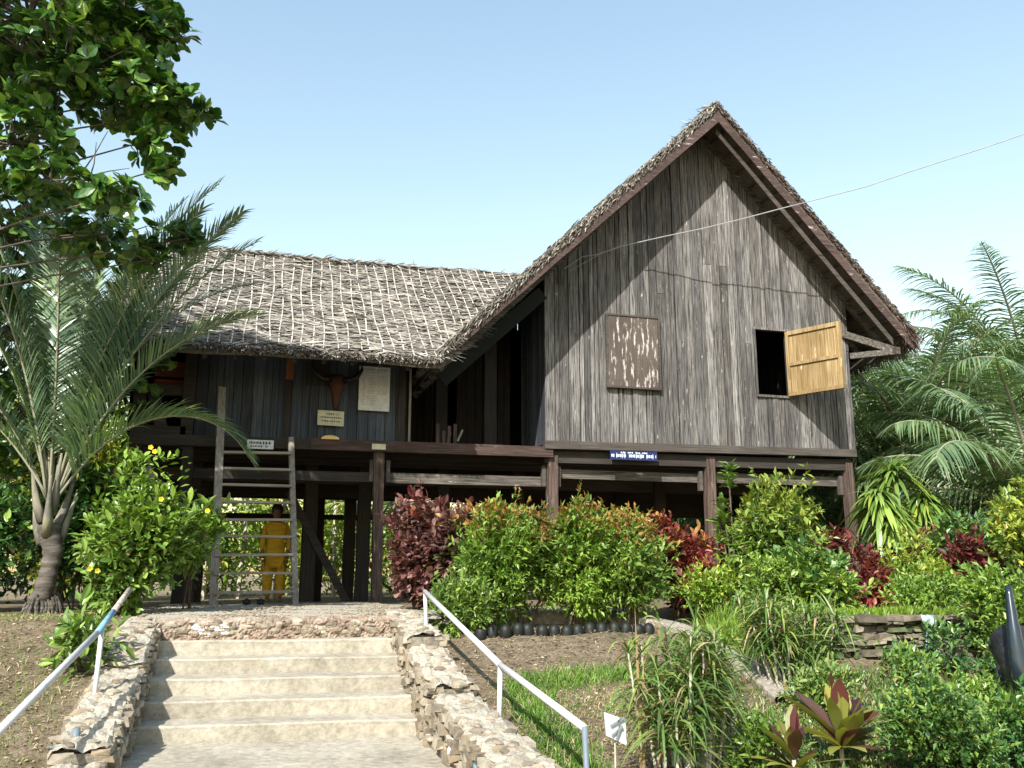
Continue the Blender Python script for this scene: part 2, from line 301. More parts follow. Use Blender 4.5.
# landing / yard of pale gravelly concrete
g = rng(5); m = MB()
xs = np.linspace(-1.0, 1.75, 60); ys = np.linspace(8.47, 12.75, 60); X_, Y_ = np.meshgrid(xs, ys)
edge = .1 * np.sin(Y_ * 2.3) + .06 * np.sin(Y_ * 5)
X_ = X_ + edge * (np.abs(X_ - .4) / 1.4)
Z_ = .012 + .012 * np.sin(X_ * 5 + Y_ * 3) * np.sin(Y_ * 4) - .03 * np.exp(-((Y_ - 8.47) / .06) ** 2) + g.uniform(-.004, .004, X_.shape)
a = (np.arange(59)[:, None] * 60 + np.arange(59)[None]).ravel()
m.add(np.stack([X_, Y_, Z_], -1), np.stack([a, a + 1, a + 61, a + 60], -1))
tag(m.build('landing', M['gravel'], smooth=True), kind='structure')

# concrete stairs
m = MB(); g = rng(8)
NST = 12
for k in range(NST):
    off = 0 if k < 5 else .85; y0 = 8.3 - .333 * k - off; z = -.165 - .121 * k; zb = z - .4; yb_ = 8.3 - .333 * (k - 1) - (0 if k < 6 else .85) + .03
    n_ = 24; xs = np.linspace(WX0 - .04, WX1 + .04, n_); r_ = .012
    jy = np.cumsum(g.uniform(-.006, .006, n_)); jy -= jy.mean(); jz = np.cumsum(g.uniform(-.002, .002, n_)); jz -= jz.mean()
    prof = [(y0 + .012, zb), (y0 + .004, z - .03), (y0 + .002, z - r_), (y0 + r_, z), (yb_ if k else 8.55, z + .004), ]
    V = np.array([[(x, py - .09 * (x - .3) + (jy[q] if p_ < 4 else 0), pz + (jz[q] if p_ > 0 else 0)) for p_, (py, pz) in enumerate(prof)] for q, x in enumerate(xs)])
    q_ = [((i_) * 5 + j_, (i_ + 1) * 5 + j_, (i_ + 1) * 5 + j_ + 1, i_ * 5 + j_ + 1) for i_ in range(n_ - 1) for j_ in range(4)]
    m.add(V.reshape(-1, 3), q_)
st = m.build('stairs', M['concrete'])
tag(st, 'wide flight of worn pale concrete steps between two low stone walls', 'stairs')
# stone facing under the landing edge
m = MB(); g = rng(9)
m.box((WX0 - .25, 8.445, -.3), (WX1 + .25, 8.62, -.015), 1)
nx_, nz_ = 110, 12; XX, ZZ = np.meshgrid(np.linspace(WX0 - .06, WX1 + .06, nx_), np.linspace(-.18, .02, nz_))
YY = 8.425 + .016 * np.sin(XX * 37 + ZZ * 20) * np.sin(ZZ * 55 + XX * 5) + g.uniform(-.012, .012, XX.shape); YY[-1] += .08; YY[-2] += .03; ZZ = ZZ + g.uniform(-.005, .005, XX.shape)
ii = (np.arange(nz_ - 1)[:, None] * nx_ + np.arange(nx_ - 1)[None]).ravel(); m.add(np.stack([XX, YY, ZZ], -1), np.stack([ii, ii + 1, ii + nx_ + 1, ii + nx_], -1), mi=1)
for q in range(70):
    x = g.uniform(WX0, WX1); z = g.uniform(-.13, -.02); m.lump((x, 8.44, z), (g.uniform(.02, .07), .03, g.uniform(.015, .035)), q + 100, .2, 8, 5, 0)
for q in range(16): m.lump((g.uniform(-.42, -.16), 8.435, g.uniform(-.12, -.03)), (g.uniform(.02, .05), .025, g.uniform(.012, .03)), q + 300, .25, 8, 5, 2)
o = m.build('stone_facing', [M['stone'], mottled('pinkish_rubble', [(.3, (.16, .12, .09)), (.5, (.33, .25, .19)), (.7, (.42, .37, .3))], 5, fine=(34, .45), bm=.8, bd=.03), M['lime']]); tag(o, 'low rough stone facing under the landing edge above the top step', 'stone wall')


# stone side walls of the stairs
def stone_wall(name, label, cat, x0, x1, tiers, base, seed, paint=False, capmat=1):
    m = MB(); g = rng(seed)
    for (ya, yb, za, zb) in tiers:                 # ya far, yb near
        L = ya - yb; n_ = int(L / .12)
        for face in (0, 1):
            xf = (x0, x1)[face]
            y = yb
            while y < ya:
                ln = g.uniform(.05, .17); t = (y - yb) / L; top = zb + (za - zb) * t
                z = top
                while z > base(y) - .1:
                    h = g.uniform(.025, .075); dep = g.uniform(.08, .14)
                    ox = g.uniform(-.022, .022)
                    a = (xf - dep / 2 + ox, y + .004, z - h + .005); b_ = (xf + dep / 2 + ox, min(y + ln, ya) - .004, z)
                    m.box(a, b_, 0, .012, g); z -= h
                y += ln
        # core + uneven flat top stones
        n_ = 20
        for q in range(n_):
            t0, t1 = q / n_, (q + 1) / n_; c0 = zb + (za - zb) * (t0 + t1) / 2
            m.box((x0, yb + L * t0, c0 - 1.0), (x1, yb + L * t1, c0 - .015 + g.uniform(-.012, .012)), 1)
        ny = max(6, int(L / .04)); nx_ = 14
        ys_ = np.linspace(yb - .01, ya + .01, ny); xs_ = np.linspace(x0 - .035, x1 + .035, nx_); XX, YY = np.meshgrid(xs_, ys_)
        ZZ = zb + (za - zb) * (YY - yb) / L + .012 + .014 * np.sin(XX * 31 + YY * 9) * np.sin(YY * 23 + 1) + g.uniform(-.009, .009, XX.shape)
        ZZ[:, 0] -= .035; ZZ[:, -1] -= .035; XX = XX + g.uniform(-.008, .008, XX.shape)
        ii = (np.arange(ny - 1)[:, None] * nx_ + np.arange(nx_ - 1)[None]).ravel(); m.add(np.stack([XX, YY, ZZ], -1), np.stack([ii, ii + 1, ii + nx_ + 1, ii + nx_], -1), mi=4)
        for q in range(int(L * 26)):
            yy = g.uniform(yb, ya); xx = g.uniform(x0, x1); zz = zb + (za - zb) * (yy - yb) / L
            m.lump((xx, yy, zz + .004), (g.uniform(.03, .07), g.uniform(.03, .07), g.uniform(.015, .028)), int(g.integers(999)), .16, 8, 5, 0)
    if paint:
        for (yy, zz, ml) in ((5.1, -.62, 2), (5.75, -.66, 3)):
            m.lump((x0 - .04, yy, zz), (.035, .06, .055), int(yy * 50), .2, 9, 6, ml)
    o = m.build(name, [M['stone'], M['mortar'], M['bluepipe'], M['lime'], M['gravel']])
    bv = o.modifiers.new('b', 'BEVEL'); bv.width = .008; bv.segments = 1
    return tag(o, label, cat)
sb = lambda y: -.14 - .36 * max(8.3 - y, 0)
stone_wall('stone_wall', 'rough stacked stone wall along the steps beside the dry earth bank', 'stone wall', -.99, -.74,
           [(8.6, 7.46, -.0, -.27), (7.45, 5.9, -.31, -.60), (5.88, 4.3, -.68, -.95)], sb, 11)
stone_wall('stone_wall', 'rough stacked stone wall along the steps on the garden side with blue paint patches', 'stone wall', 1.31, 1.54,
           [(8.95, 7.55, .04, -.10), (7.53, 6.42, -.20, -.38), (6.4, 4.2, -.44, -.62)], sb, 12, True)

# retaining wall of the raised bed
m = MB(); g = rng(21)
m.box((4.62, 7.36, -1.2), (10.4, 7.52, -.03), 1)
z = -.98
while z < -.03:
    h = g.uniform(.04, .085); x = 4.55
    while x < 10.4:
        wd = g.uniform(.05, .2); m.box((x, 7.28 + g.uniform(-.03, .035), z + .006), (x + wd - .012, 7.4, min(z + h * g.uniform(.75, 1.05), .0) - .004), 2 if g.random() < .3 else 0, .018, g); x += wd
    z += h
x = 4.5
while x < 10.4:
    wd = g.uniform(.15, .35); m.box((x, 7.24 + g.uniform(-.02, .02), -.035), (x + wd - .01, 7.56, .015 + g.uniform(-.01, .01)), 0, .012, g); x += wd
o = m.build('retaining_wall', [islandmat('mossy_stone', [(.09, .075, .055), (.22, .19, .14), (.14, .12, .09), (.27, .24, .18)], var=.45), M['mortar'], islandmat('moss', [(.05, .07, .03), (.09, .11, .05)])]); bv = o.modifiers.new('b', 'BEVEL'); bv.width = .01; bv.segments = 1
tag(o, 'mossy stone retaining wall holding the raised planting bed on the garden side', 'stone wall')

# curved concrete kerb / narrow garden path
def ribbon(name, pts, wd, th, mat, seed=0):
    P = np.array(pts, float); t = np.linspace(0, 1, len(P)); tt = np.linspace(0, 1, 60)
    C_ = np.stack([np.interp(tt, t, P[:, k]) for k in range(3)], -1)
    for _ in range(12): C_[1:-1] = (C_[:-2] + C_[2:] + 2 * C_[1:-1]) / 4
    T = nrm(np.gradient(C_, axis=0)); N_ = nrm(np.stack([-T[:, 1], T[:, 0], 0 * T[:, 0]], -1)); g = rng(seed)
    a = C_ - N_ * wd / 2 + g.uniform(-.005, .005, C_.shape); b_ = C_ + N_ * wd / 2 + g.uniform(-.005, .005, C_.shape); dn = np.array([0, 0, th])
    V = np.stack([a - dn, a, b_, b_ - dn], 1).reshape(-1, 3)
    q = [(i_ * 4 + j_, i_ * 4 + j_ + 1, (i_ + 1) * 4 + j_ + 1, (i_ + 1) * 4 + j_) for i_ in range(59) for j_ in range(3)]
    m = MB(); m.add(V, q); o = m.build(name, mat); bv = o.modifiers.new('b', 'BEVEL'); bv.width = .015; bv.segments = 2; return o
kp = [(3.2, 9.9, .0), (3.75, 9.45, -.02), (4.08, 8.9, -.05), (4.18, 8.5, -.10), (4.185, 8.1, -.18), (4.15, 7.7, -.25), (4.13, 7.3, -.33), (4.10, 6.95, -.40), (4.05, 6.6, -.46), (3.98, 6.3, -.52)]
tag(ribbon('garden_path', kp, .21, .2, M['path'], 3), kind='structure')
tag(ribbon('path', [(1.7, 9.9, .004), (2.6, 9.75, .004), (3.4, 9.7, .004), (4.3, 9.9, .004)], .9, .15, M['path'], 4), kind='structure')

# ------------------------------------------------------------------ HOUSE
H = thing('longhouse', 'dark weathered timber house on stilts with thatched roofs and a tall steep gable', 'house', (4, 13.2, 0))
FZ = 2.36                                  # floor level
PX, PZ = 7.25, 8.30                        # gable peak (top of thatch)
def under(x):                              # underside of roof planes at gable
    return 8.03 - (PX - x) * .985 if x < PX else 8.03 - (x - PX) * 1.047
GY = 13.2
def gable_wall(y, x0, x1, mat, name, hole=None, seed=1, joints=True):
    m = MB(); g = rng(seed); x = x0
    while x < x1 - .01:
        wd = min(g.choice([.075, .1, .12, .15, .17]) * g.uniform(.9, 1.1), x1 - x); xe = x + wd
        if hole:
            for hx in (hole[0], hole[1]):
                if x < hx - .02 < xe: xe = hx
        if x1 - xe < .05: xe = x1
        top0, top1 = under(x) - .01, under(xe) - .01
        segs = []
        zb = FZ + .03 - .0
        if hole and x >= hole[0] - .005 and xe <= hole[1] + .005: segs = [(zb, hole[2]), (hole[3], None)]
        elif joints and g.random() < .28:
            zj = g.choice([3.35, 4.1, 4.25, 5.0, 5.6]); segs = [(zb, zj - .004), (zj + .004, None)] if zj < min(top0, top1) - .3 else [(zb, None)]
        else: segs = [(zb, None)]
        for (a, b_) in segs:
            dy = g.uniform(-.012, .012); gp = g.uniform(.003, .010); t0 = b_ if b_ else top0; t1 = b_ if b_ else top1
            if min(t0, t1) <= a: continue
            tl = g.uniform(-.006, .006)
            v = np.array([(x + gp, y + dy, a), (xe - gp, y + dy + tl, a), (xe - gp, y + dy + .028, a), (x + gp, y + dy + .028, a),
                          (x + gp, y + dy, t0), (xe - gp, y + dy + tl, t1), (xe - gp, y + dy + .028, t1), (x + gp, y + dy + .028, t0)])
            m.hexa(v)
        x = xe
    return m.build(name, mat, H)
HOLE = (8.12, 8.72, 3.37, 4.51)
gable_wall(GY, 4.33, 9.98, M['gable'], 'gable_wall', HOLE, 3)
# backing boards behind so no light leaks
m = MB()
bx = [(4.36, 8.12, None), (8.72, 9.95, None)]
for (xa, xb, _) in bx:
    xs = np.linspace(xa, xb, 12)
    for p_, q_ in zip(xs[:-1], xs[1:]):
        m.hexa(np.array([(p_, 13.245, FZ), (q_, 13.245, FZ), (q_, 13.27, FZ), (p_, 13.27, FZ), (p_, 13.245, under(p_) - .03), (q_, 13.245, under(q_) - .03), (q_, 13.27, under(q_) - .03), (p_, 13.27, under(p_) - .03)]))
m.box((8.12, 13.245, FZ), (8.72, 13.27, HOLE[2])); m.hexa(np.array([(8.12,13.245,HOLE[3]),(8.72,13.245,HOLE[3]),(8.72,13.27,HOLE[3]),(8.12,13.27,HOLE[3]),(8.12,13.245,6.6),(8.72,13.245,6.0),(8.72,13.27,6.0),(8.12,13.27,6.6)]))
m.build('light_stop_lining', M['inner'], H)
def side_wall(x, ya, yb, zt, mat, name, seed, zb=FZ + .03, skip=None):
    m = MB(); g = rng(seed); y = ya
    while y < yb:
        wd = g.uniform(.1, .2); ye = min(y + wd, yb); dx = g.uniform(-.01, .01)
        if not (skip and skip[0] < (y + ye) / 2 < skip[1]): m.box((x + dx, y + .004, zb), (x + dx + .03, ye - .004, zt))
        y += wd
    return m.build(name, mat, H)
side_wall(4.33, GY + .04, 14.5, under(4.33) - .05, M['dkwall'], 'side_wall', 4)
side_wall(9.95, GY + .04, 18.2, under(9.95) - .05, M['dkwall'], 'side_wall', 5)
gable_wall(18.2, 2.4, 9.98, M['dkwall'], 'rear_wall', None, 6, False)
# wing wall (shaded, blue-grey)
def front_wall(y, x0, x1, zt, mat, name, seed, zb=FZ - .02, holes=(), dz=0):
    m = MB(); g = rng(seed); x = x0
    while x < x1 - .01:
        wd = g.uniform(.09, .2); xe = min(x + wd, x1); dy = g.uniform(-.014, .014)
        segs = [(zb + g.uniform(0, dz), zt)]
        for (ha, hb, za, zb2) in holes:
            if ha < (x + xe) / 2 < hb: segs = [(zb, za), (zb2, zt)]
        for a, b_ in segs:
            if b_ - a > .05: m.box((x + .004, y + dy, a), (xe - .004, y + dy + .028, b_))
        x += wd
    return m.build(name, mat, H)
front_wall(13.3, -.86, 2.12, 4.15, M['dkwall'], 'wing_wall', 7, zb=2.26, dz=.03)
m = MB(); m.box((-.86, 13.34, 2.2), (2.12, 13.37, 4.1)); m.build('light_stop_lining', M['inner'], H)
# orange-brown patch boards on the wing wall
op_ = woodmat('orange_patch_wood', [(.3, .12, .05), (.34, .15, .06)], 'z')
for a_, b_, mm_ in (((.36, 13.262, 3.18), (.47, 13.283, 3.75), op_), ((.36, 13.262, 2.3), (.45, 13.283, 3.17), M['inner']), ((.66, 13.262, 3.12), (1.0, 13.283, 3.5), M['inner']), ((2.02, 13.255, 2.3), (2.13, 13.282, 4.0), M['inner'])):
    m = MB(); m.box(a_, b_); m.build('patch_board', mm_, H)
# verandah recess: back wall with doorways, posts, greenish soffit board
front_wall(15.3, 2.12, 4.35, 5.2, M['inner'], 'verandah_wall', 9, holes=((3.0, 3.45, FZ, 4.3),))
m = MB(); m.box((2.12, 15.34, FZ), (3.0, 15.37, 4.1)); m.box((3.45, 15.34, FZ), (4.33, 15.37, 4.6)); m.box((2.2, 16.4, FZ), (4.3, 16.43, 4.3)); m.box((2.155, 13.4, FZ), (2.18, 18.1, 3.7)); m.build('light_stop_lining', M['inner'], H)  # added sheets, block sky slits and keep the doorway dark
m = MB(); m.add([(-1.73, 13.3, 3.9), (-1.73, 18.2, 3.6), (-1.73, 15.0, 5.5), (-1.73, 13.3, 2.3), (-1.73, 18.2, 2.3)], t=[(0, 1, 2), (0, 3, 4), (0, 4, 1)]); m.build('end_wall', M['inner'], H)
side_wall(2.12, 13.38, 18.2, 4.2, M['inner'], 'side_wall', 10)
m = MB(); m.box((2.18, 13.24, 2.33), (2.215, 13.27, 4.05)); m.build('door_pole', M['ladder'], H)
for (xa, ya, mt_) in ((3.55, 14.0, 'darkpost'), (2.86, 14.6, 'darkpost')):
    m = MB(); m.box((xa, ya, FZ), (xa + .2, ya + .2, under(xa) - .1)); m.build('verandah_post', M[mt_], H)
m = MB(); m.bar((2.62, 13.0, 3.24), (4.29, 13.18, 4.82), .03, .22); m.build('soffit_board', plain('green_black_board', (.010, .014, .010), .9), H)
m = MB(); g = rng(14)
for k in range(4):
    m = MB(); xx = 2.66 + k * .09; m.box((xx, 13.5, FZ), (xx + .05, 13.55, FZ + g.uniform(.12, .35))); m.build('short_stick', M['post'], H)
m = MB(); m.bar((2.95, 13.3, FZ + .02), (3.03, 13.32, FZ + .2), .02, .03); m.build('short_stick', M['ladder'], H)
# floor, joists, beams
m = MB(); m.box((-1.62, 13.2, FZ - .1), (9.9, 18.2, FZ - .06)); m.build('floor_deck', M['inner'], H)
m = MB()
for yy in np.arange(13.6, 18.2, .55): m.box((-1.6, yy, FZ - .24), (9.88, yy + .07, FZ - .102))
m.build('joist', M['darkbeam'], H)
def beam(a, b_, h, mt_, name='beam', wd=.09):
    m = MB(); m.bar(a, b_, wd, h); return m.build(name, M[mt_], H)
beam((-1.66, 13.1, 2.2), (.75, 13.1, 2.215), .15, 'darkbeam'); beam((.75, 13.09, 2.22), (4.40, 13.09, 2.235), .16, 'beam')
beam((4.26, 13.08, 2.345), (9.84, 13.08, 2.415), .125, 'brownbeam', wd=.12)
beam((4.3, 13.18, 2.17), (9.8, 13.18, 2.22), .18, 'darkbeam')
beam((-.9, 13.32, 1.78), (1.9, 13.32, 1.79), .14, 'darkbeam'); beam((1.86, 13.32, 1.79), (4.36, 13.32, 1.80), .15, 'greybeam', wd=.07)
beam((4.56, 13.32, 1.93), (7.1, 13.32, 1.93), .14, 'greybeam', wd=.07); beam((7.2, 13.32, 1.95), (9.74, 13.32, 1.95), .16, 'greybeam', wd=.07)
for yy in (15.1, 17.0, 18.3): beam((-1.6, yy, 1.95), (9.9, yy, 1.95), .2, 'darkbeam')
beam((-1.2, 18.2, 1.5), (5.2, 18.2, 1.5), .1, 'darkbeam')
m = MB(); m.box((4.6, 17.2, 1.55), (9.7, 17.26, 1.9)); m.box((-1.3, 16.2, 1.72), (4.4, 16.26, 2.05)); m.build('hanging_board', M['darkbeam'], H)
# posts
def post(x, y, w_, zt, mt_, lean=0, zb=-.25):
    m = MB(); g = rng(int(x * 100 + y * 10) & 1023); h = w_ / 2; V = []
    zs = np.linspace(zb, zt, 9)
    for k, z in enumerate(zs):
        c = lean * (z / 2.2); j = g.uniform(-.006, .006, 2)
        V += [(x - h + c + j[0], y - h, z), (x + h + c + j[1], y - h + j[0], z), (x + h + c + j[1], y + h, z), (x - h + c + j[0], y + h, z)]
    q = [(4 * k + a_, 4 * k + (a_ + 1) % 4, 4 * k + 4 + (a_ + 1) % 4, 4 * k + 4 + a_) for k in range(8) for a_ in range(4)] + [(32, 33, 34, 35)]
    m.add(V, q); return m.build('post', M[mt_], H)
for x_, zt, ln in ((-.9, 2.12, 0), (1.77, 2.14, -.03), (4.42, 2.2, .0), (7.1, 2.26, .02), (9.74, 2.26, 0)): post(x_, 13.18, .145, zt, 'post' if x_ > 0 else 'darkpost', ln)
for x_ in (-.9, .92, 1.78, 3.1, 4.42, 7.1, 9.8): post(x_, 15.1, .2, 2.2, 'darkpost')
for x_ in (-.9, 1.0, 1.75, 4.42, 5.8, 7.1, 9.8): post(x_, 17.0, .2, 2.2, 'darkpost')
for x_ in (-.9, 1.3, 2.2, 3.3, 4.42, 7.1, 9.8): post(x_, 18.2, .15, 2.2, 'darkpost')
m = MB(); m.bar((.55, 15.0, 1.7), (1.55, 15.0, -.05), .07, .12); m.build('brace', M['darkbeam'], H)
for x_ in (1.77, 4.42, 7.1, 9.74):
    for sx in (-1, 1): m = MB(); m.box((x_ + sx * .12 - .03, 13.2, 1.72), (x_ + sx * .12 + .03, 13.28, 2.04)); m.build('cleat', M['brownbeam'], H)
# left balcony
m = MB(); m.box((-1.6, 13.15, 2.84), (-.95, 13.22, 2.99), 0); m.box((-1.6, 13.12, 2.28), (-.95, 13.2, 2.40), 0)
m.bar((-1.42, 13.2, 2.9), (-1.25, 13.2, 2.3), .05, .16, 0); m.box((-1.66, 13.1, 2.1), (-1.5, 13.24, 4.2)); m.box((-1.02, 13.12, 2.1), (-.86, 13.26, 4.2))
m.build('balcony_rail', M['darkbeam'], H)
m = MB(); m.box((-1.45, 13.5, 3.0), (-1.02, 13.54, 3.13)); m.box((-1.45, 13.5, 3.17), (-1.02, 13.54, 3.4)); m.build('balcony_panel', woodmat('rust_red_board', [(.25, .07, .045), (.3, .09, .06)], 'x'), H)
side_wall(-1.7, 13.4, 18.2, 4.2, M['inner'], 'side_wall', 15); front_wall(15.0, -1.68, -.86, 4.4, M['inner'], 'balcony_wall', 16)
front_wall(18.2, -1.7, 2.4, 3.6, M['dkwall'], 'rear_wall', 17)
m = MB(); m.box((-1.7, 18.15, 2.2), (2.4, 18.18, 3.8)); m.box((2.4, 18.15, 2.2), (4.0, 18.18, under(2.4) - .1)); m.box((4.0, 18.15, 2.2), (9.9, 18.18, 4.6)); m.box((5.0, 18.15, 4.6), (9.0, 18.18, 5.6)); m.build('light_stop_lining', M['inner'], H)  # added backing, stops sky showing between the rear boards
# windows
fr = MB()
fr.box((8.08, 13.165, 4.51), (8.76, 13.24, 4.55)); fr.box((8.08, 13.165, 3.33), (8.76, 13.24, 3.37)); fr.box((8.08, 13.17, 3.372), (8.115, 13.24, 4.508)); fr.box((8.725, 13.17, 3.372), (8.76, 13.24, 4.508))
fr.build('window_frame', M['gable'], H)
sh = bpy.data.objects.new('window_shutter', None); COL.objects.link(sh); sh.parent = H; sh.location = tuple(np.array((8.70, 13.16, 3.36)) - wloc(H)); sh['label'] = 'new yellow timber shutter swung open'
sdir = nrm(np.array([.46, -.86, 0])); snr = np.array([sdir[1], -sdir[0], 0])    # faces camera side
def sbox(m, u0, u1, z0, z1, t0, t1, mi=0):
    o_ = np.array((8.70, 13.16, 3.36)); f = lambda u, t, z: o_ + sdir * u + snr * t + np.array([0, 0, z])
    m.hexa(np.array([f(u0, t0, z0), f(u1, t0, z0), f(u1, t1, z0), f(u0, t1, z0), f(u0, t0, z1), f(u1, t0, z1), f(u1, t1, z1), f(u0, t1, z1)]), mi)
SW = .98; m = MB(); u = .0
g = rng(44)
while u < SW - .01:
    wd = min(g.uniform(.08, .13), SW - u); sbox(m, u + .001, u + wd - .001, .02, 1.12, -.012, .012); u += wd
m.build('shutter_boards', M['shutter'], sh)
m = MB()
for (u0, u1, z0, z1) in ((0, SW, 1.06, 1.13), (0, SW, .0, .06), (.05, SW - .05, .52, .575), (0, .055, .061, 1.059), (SW - .055, SW, .061, 1.059)):
    sbox(m, u0, u1, z0, z1, -.045, -.0125); sbox(m, u0, u1, z0, z1, .0125, .04)
m.build('shutter_frame', M['shutter'], sh)
m = MB(); g = rng(45); x = 5.38
while x < 6.26:
    wd = min(g.uniform(.2, .25), 6.27 - x); m.box((x + .002, 13.135, 3.36), (x + wd - .002, 13.16, 4.53)); x += wd
m.build('closed_shutter', M['oldshutter'], H)['label'] = 'closed brown shutter with flaking pale patches'
m = MB()
for a_, b_ in (((5.35, 13.12, 4.531), (6.3, 13.17, 4.56)), ((5.35, 13.12, 3.325), (6.3, 13.17, 3.355)), ((5.35, 13.12, 3.357), (5.377, 13.17, 4.529)), ((6.273, 13.12, 3.357), (6.3, 13.17, 4.529))): m.box(a_, b_)
m.build('shutter_trim', M['brownbeam'], H)

# ------------------------------------------------------------------ ROOFS
RY0P, RY0L, RY1 = 12.58, 12.15, 18.9       # verge (peak, low left), rear
CL = np.array([2.40, RY0L, 3.46]); PK = np.array([PX, RY0P, 8.27]); CR = np.array([10.83, 12.58, 4.52])
VALE = np.array([4.62, 15.0, 5.62])
def slope_left(u, v):       # u 0 peak ->1 eave ; v 0 verge ->1 rear
    f = PK * (1 - u) + CL * u; r_ = np.array([PX, RY1, 8.27]) * (1 - u) + np.array([2.40, RY1, 3.46]) * u
    sag = .09 * math.sin(math.pi * u)
    return f * (1 - v) + r_ * v + np.array([0, 0, sag])
def slope_right(u, v):
    f = PK * (1 - u) + CR * u; r_ = np.array([PX, RY1, 8.27]) * (1 - u) + np.array([10.83, RY1, 4.52]) * u
    return f * (1 - v) + r_ * v + np.array([0, 0, -.04 * math.sin(math.pi * u)])
def slab(m, fn, th, nu=16, nv=16, mi=0):
    top = np.array([[fn(u, v) for v in np.linspace(0, 1, nv)] for u in np.linspace(0, 1, nu)]); bot = top - np.array([0, 0, th])
    V = np.concatenate([top.reshape(-1, 3), bot.reshape(-1, 3)]); N = nu * nv; q = []
    for a in range(nu - 1):
        for b_ in range(nv - 1):
            k = a * nv + b_; q += [(k, k + 1, k + nv + 1, k + nv), (N + k, N + k + nv, N + k + nv + 1, N + k + 1)]
    for a in range(nu - 1):
        for b_ in (0, nv - 1): k = a * nv + b_; q.append((k, k + nv, N + k + nv, N + k))
    for b_ in range(nv - 1):
        for a in (0, nu - 1): k = a * nv + b_; q.append((k, k + 1, N + k + 1, N + k))
    m.add(V, q, mi=mi)
def thatch_scatter(m, fn, n_, seed, along, eave, lnr=(.18, .45), wr=(.015, .04), mi=0, lift=.03, spread=.35, vmin=0.):
    g = rng(seed); u = g.random(n_); v = vmin + (1 - vmin) * g.random(n_)
    k_ = np.floor(u * 30); u = k_ / 30 + g.normal(0, .005, n_); u = np.clip(u, 0, 1); tuft = .5 + .5 * np.sin(v * 37 + k_ * 2.3) * np.sin(v * 13.7 + k_ * 5.1)
    P = np.array([fn(a, b_) for a, b_ in zip(u, v)]) + np.array([0, 0, 1]) * (g.uniform(.0, lift, n_) * (.5 + tuft))[:, None]
    d = along[None] * g.choice([-1, 1], n_)[:, None] + eave[None] * g.normal(.12, spread, n_)[:, None] + g.normal(0, .08, (n_, 3))
    nn = nrm(np.cross(along, eave)); nn = nn if nn[2] > 0 else -nn
    side = np.cross(nrm(d), nn[None] + g.normal(0, .3, (n_, 3)))
    m.blades(P, d, side, g.uniform(*lnr, n_), g.uniform(*wr, n_), g.uniform(.0, .08, n_), 2, mi, prof=np.array([.7, 1, .4]))
def fringe(m, a, b_, n_, seed, down, ln=(.08, .22), mi=0, th=.1, out=(0, -1, 0), sp=.35):
    g = rng(seed); t = g.random(n_)[:, None]; P = np.array(a) * (1 - t) + np.array(b_) * t
    P = P + np.array([0, 0, -1]) * g.uniform(-.02, th, n_)[:, None] + np.array(out) * g.uniform(-.06, .05, n_)[:, None]
    d = np.array(down) + g.normal(0, sp, (n_, 3))
    m.blades(P, d, nrm(g.normal(0, 1, (n_, 3))), g.uniform(*ln, n_), g.uniform(.01, .035, n_), g.uniform(0, .3, n_), 2, mi, prof=np.array([1, .8, .3]))
roof = bpy.data.objects.new('main_roof', None); COL.objects.link(roof); roof.parent = H; roof['label'] = 'steep thatched gable roof'
m = MB(); slab(m, slope_left, .16); slab(m, slope_right, .16)
m.build('thatch_base', M['thatchbase'], roof)
m = MB(); el = nrm(CL - PK); er = nrm(CR - PK)
thatch_scatter(m, slope_left, 11000, 31, np.array([0, 1., 0]), el, (.1, .26), vmin=.03); thatch_scatter(m, slope_right, 9000, 32, np.array([0, 1., 0]), er, (.1, .24), mi=1, vmin=.03, lift=.02)
fringe(m, PK + [0, 0, .05], CL + [0, 0, .04], 6500, 33, el * .9 + np.array([0, -.3, -.1]), (.04, .10), 0, .15, sp=.22)
fringe(m, PK + [0, 0, .05], CR + [0, 0, .04], 4600, 34, er * .95 + np.array([.02, -.2, 0]), (.03, .08), 1, .12, sp=.2)
fringe(m, CR, (10.83, RY1, 4.52), 4200, 35, (.5, 0, -1), (.12, .32), 1, .2, (1, 0, 0)); fringe(m, CR + [0, 0, 0], CR + np.array([-.2, 0, .2]), 160, 36, (.5, -.2, -1), (.12, .3), 1, .15)
fringe(m, CL + [0, .1, 0], (2.40, 15, 3.46), 1500, 37, (-.6, .2, -.4), (.04, .09), 0, .06, (-1, 0, 0))
fringe(m, PK + [0, .0, .04], (PX, RY1, 8.31), 3500, 38, (0, 1, .1), (.1, .25), 0, .05, (1, 0, 0))
# loose sticks at the ridge / right slope
for (u_, v_) in ((.06, .02), (.16, .01), (.25, .015)):
    p = slope_right(u_, v_); m.tube([p, p + np.array([.1, 0, .16])], [.012, .004], 5, 1)
m.build('thatch', [M['thatch'], M['thatchdark']], roof)
# bargeboards
def board(name, a, b_, h, y_off, par, mt_):
    m = MB(); a = np.array(a, float); b_ = np.array(b_, float); n_ = 14
    V = []; g = rng(3)
    for t in np.linspace(0, 1, n_):
        p = a * (1 - t) + b_ * t; w_ = g.uniform(-.006, .006)
        for dy in (0, .035): V += [(p[0], p[1] + dy, p[2] + w_), (p[0], p[1] + dy, p[2] - h + w_)]
    q = []
    for k in range(n_ - 1):
        c = 4 * k; q += [(c, c + 1, c + 5, c + 4), (c + 2, c + 6, c + 7, c + 3), (c, c + 4, c + 6, c + 2), (c + 1, c + 3, c + 7, c + 5)]
    q += [(0, 2, 3, 1), (4 * n_ - 4, 4 * n_ - 3, 4 * n_ - 1, 4 * n_ - 2)]
    m.add(V, q); return m.build(name, M[mt_], par)
board('bargeboard', (PX, 12.54, 8.13), (2.33, 12.12, 3.40), .2, 0, roof, 'barge')
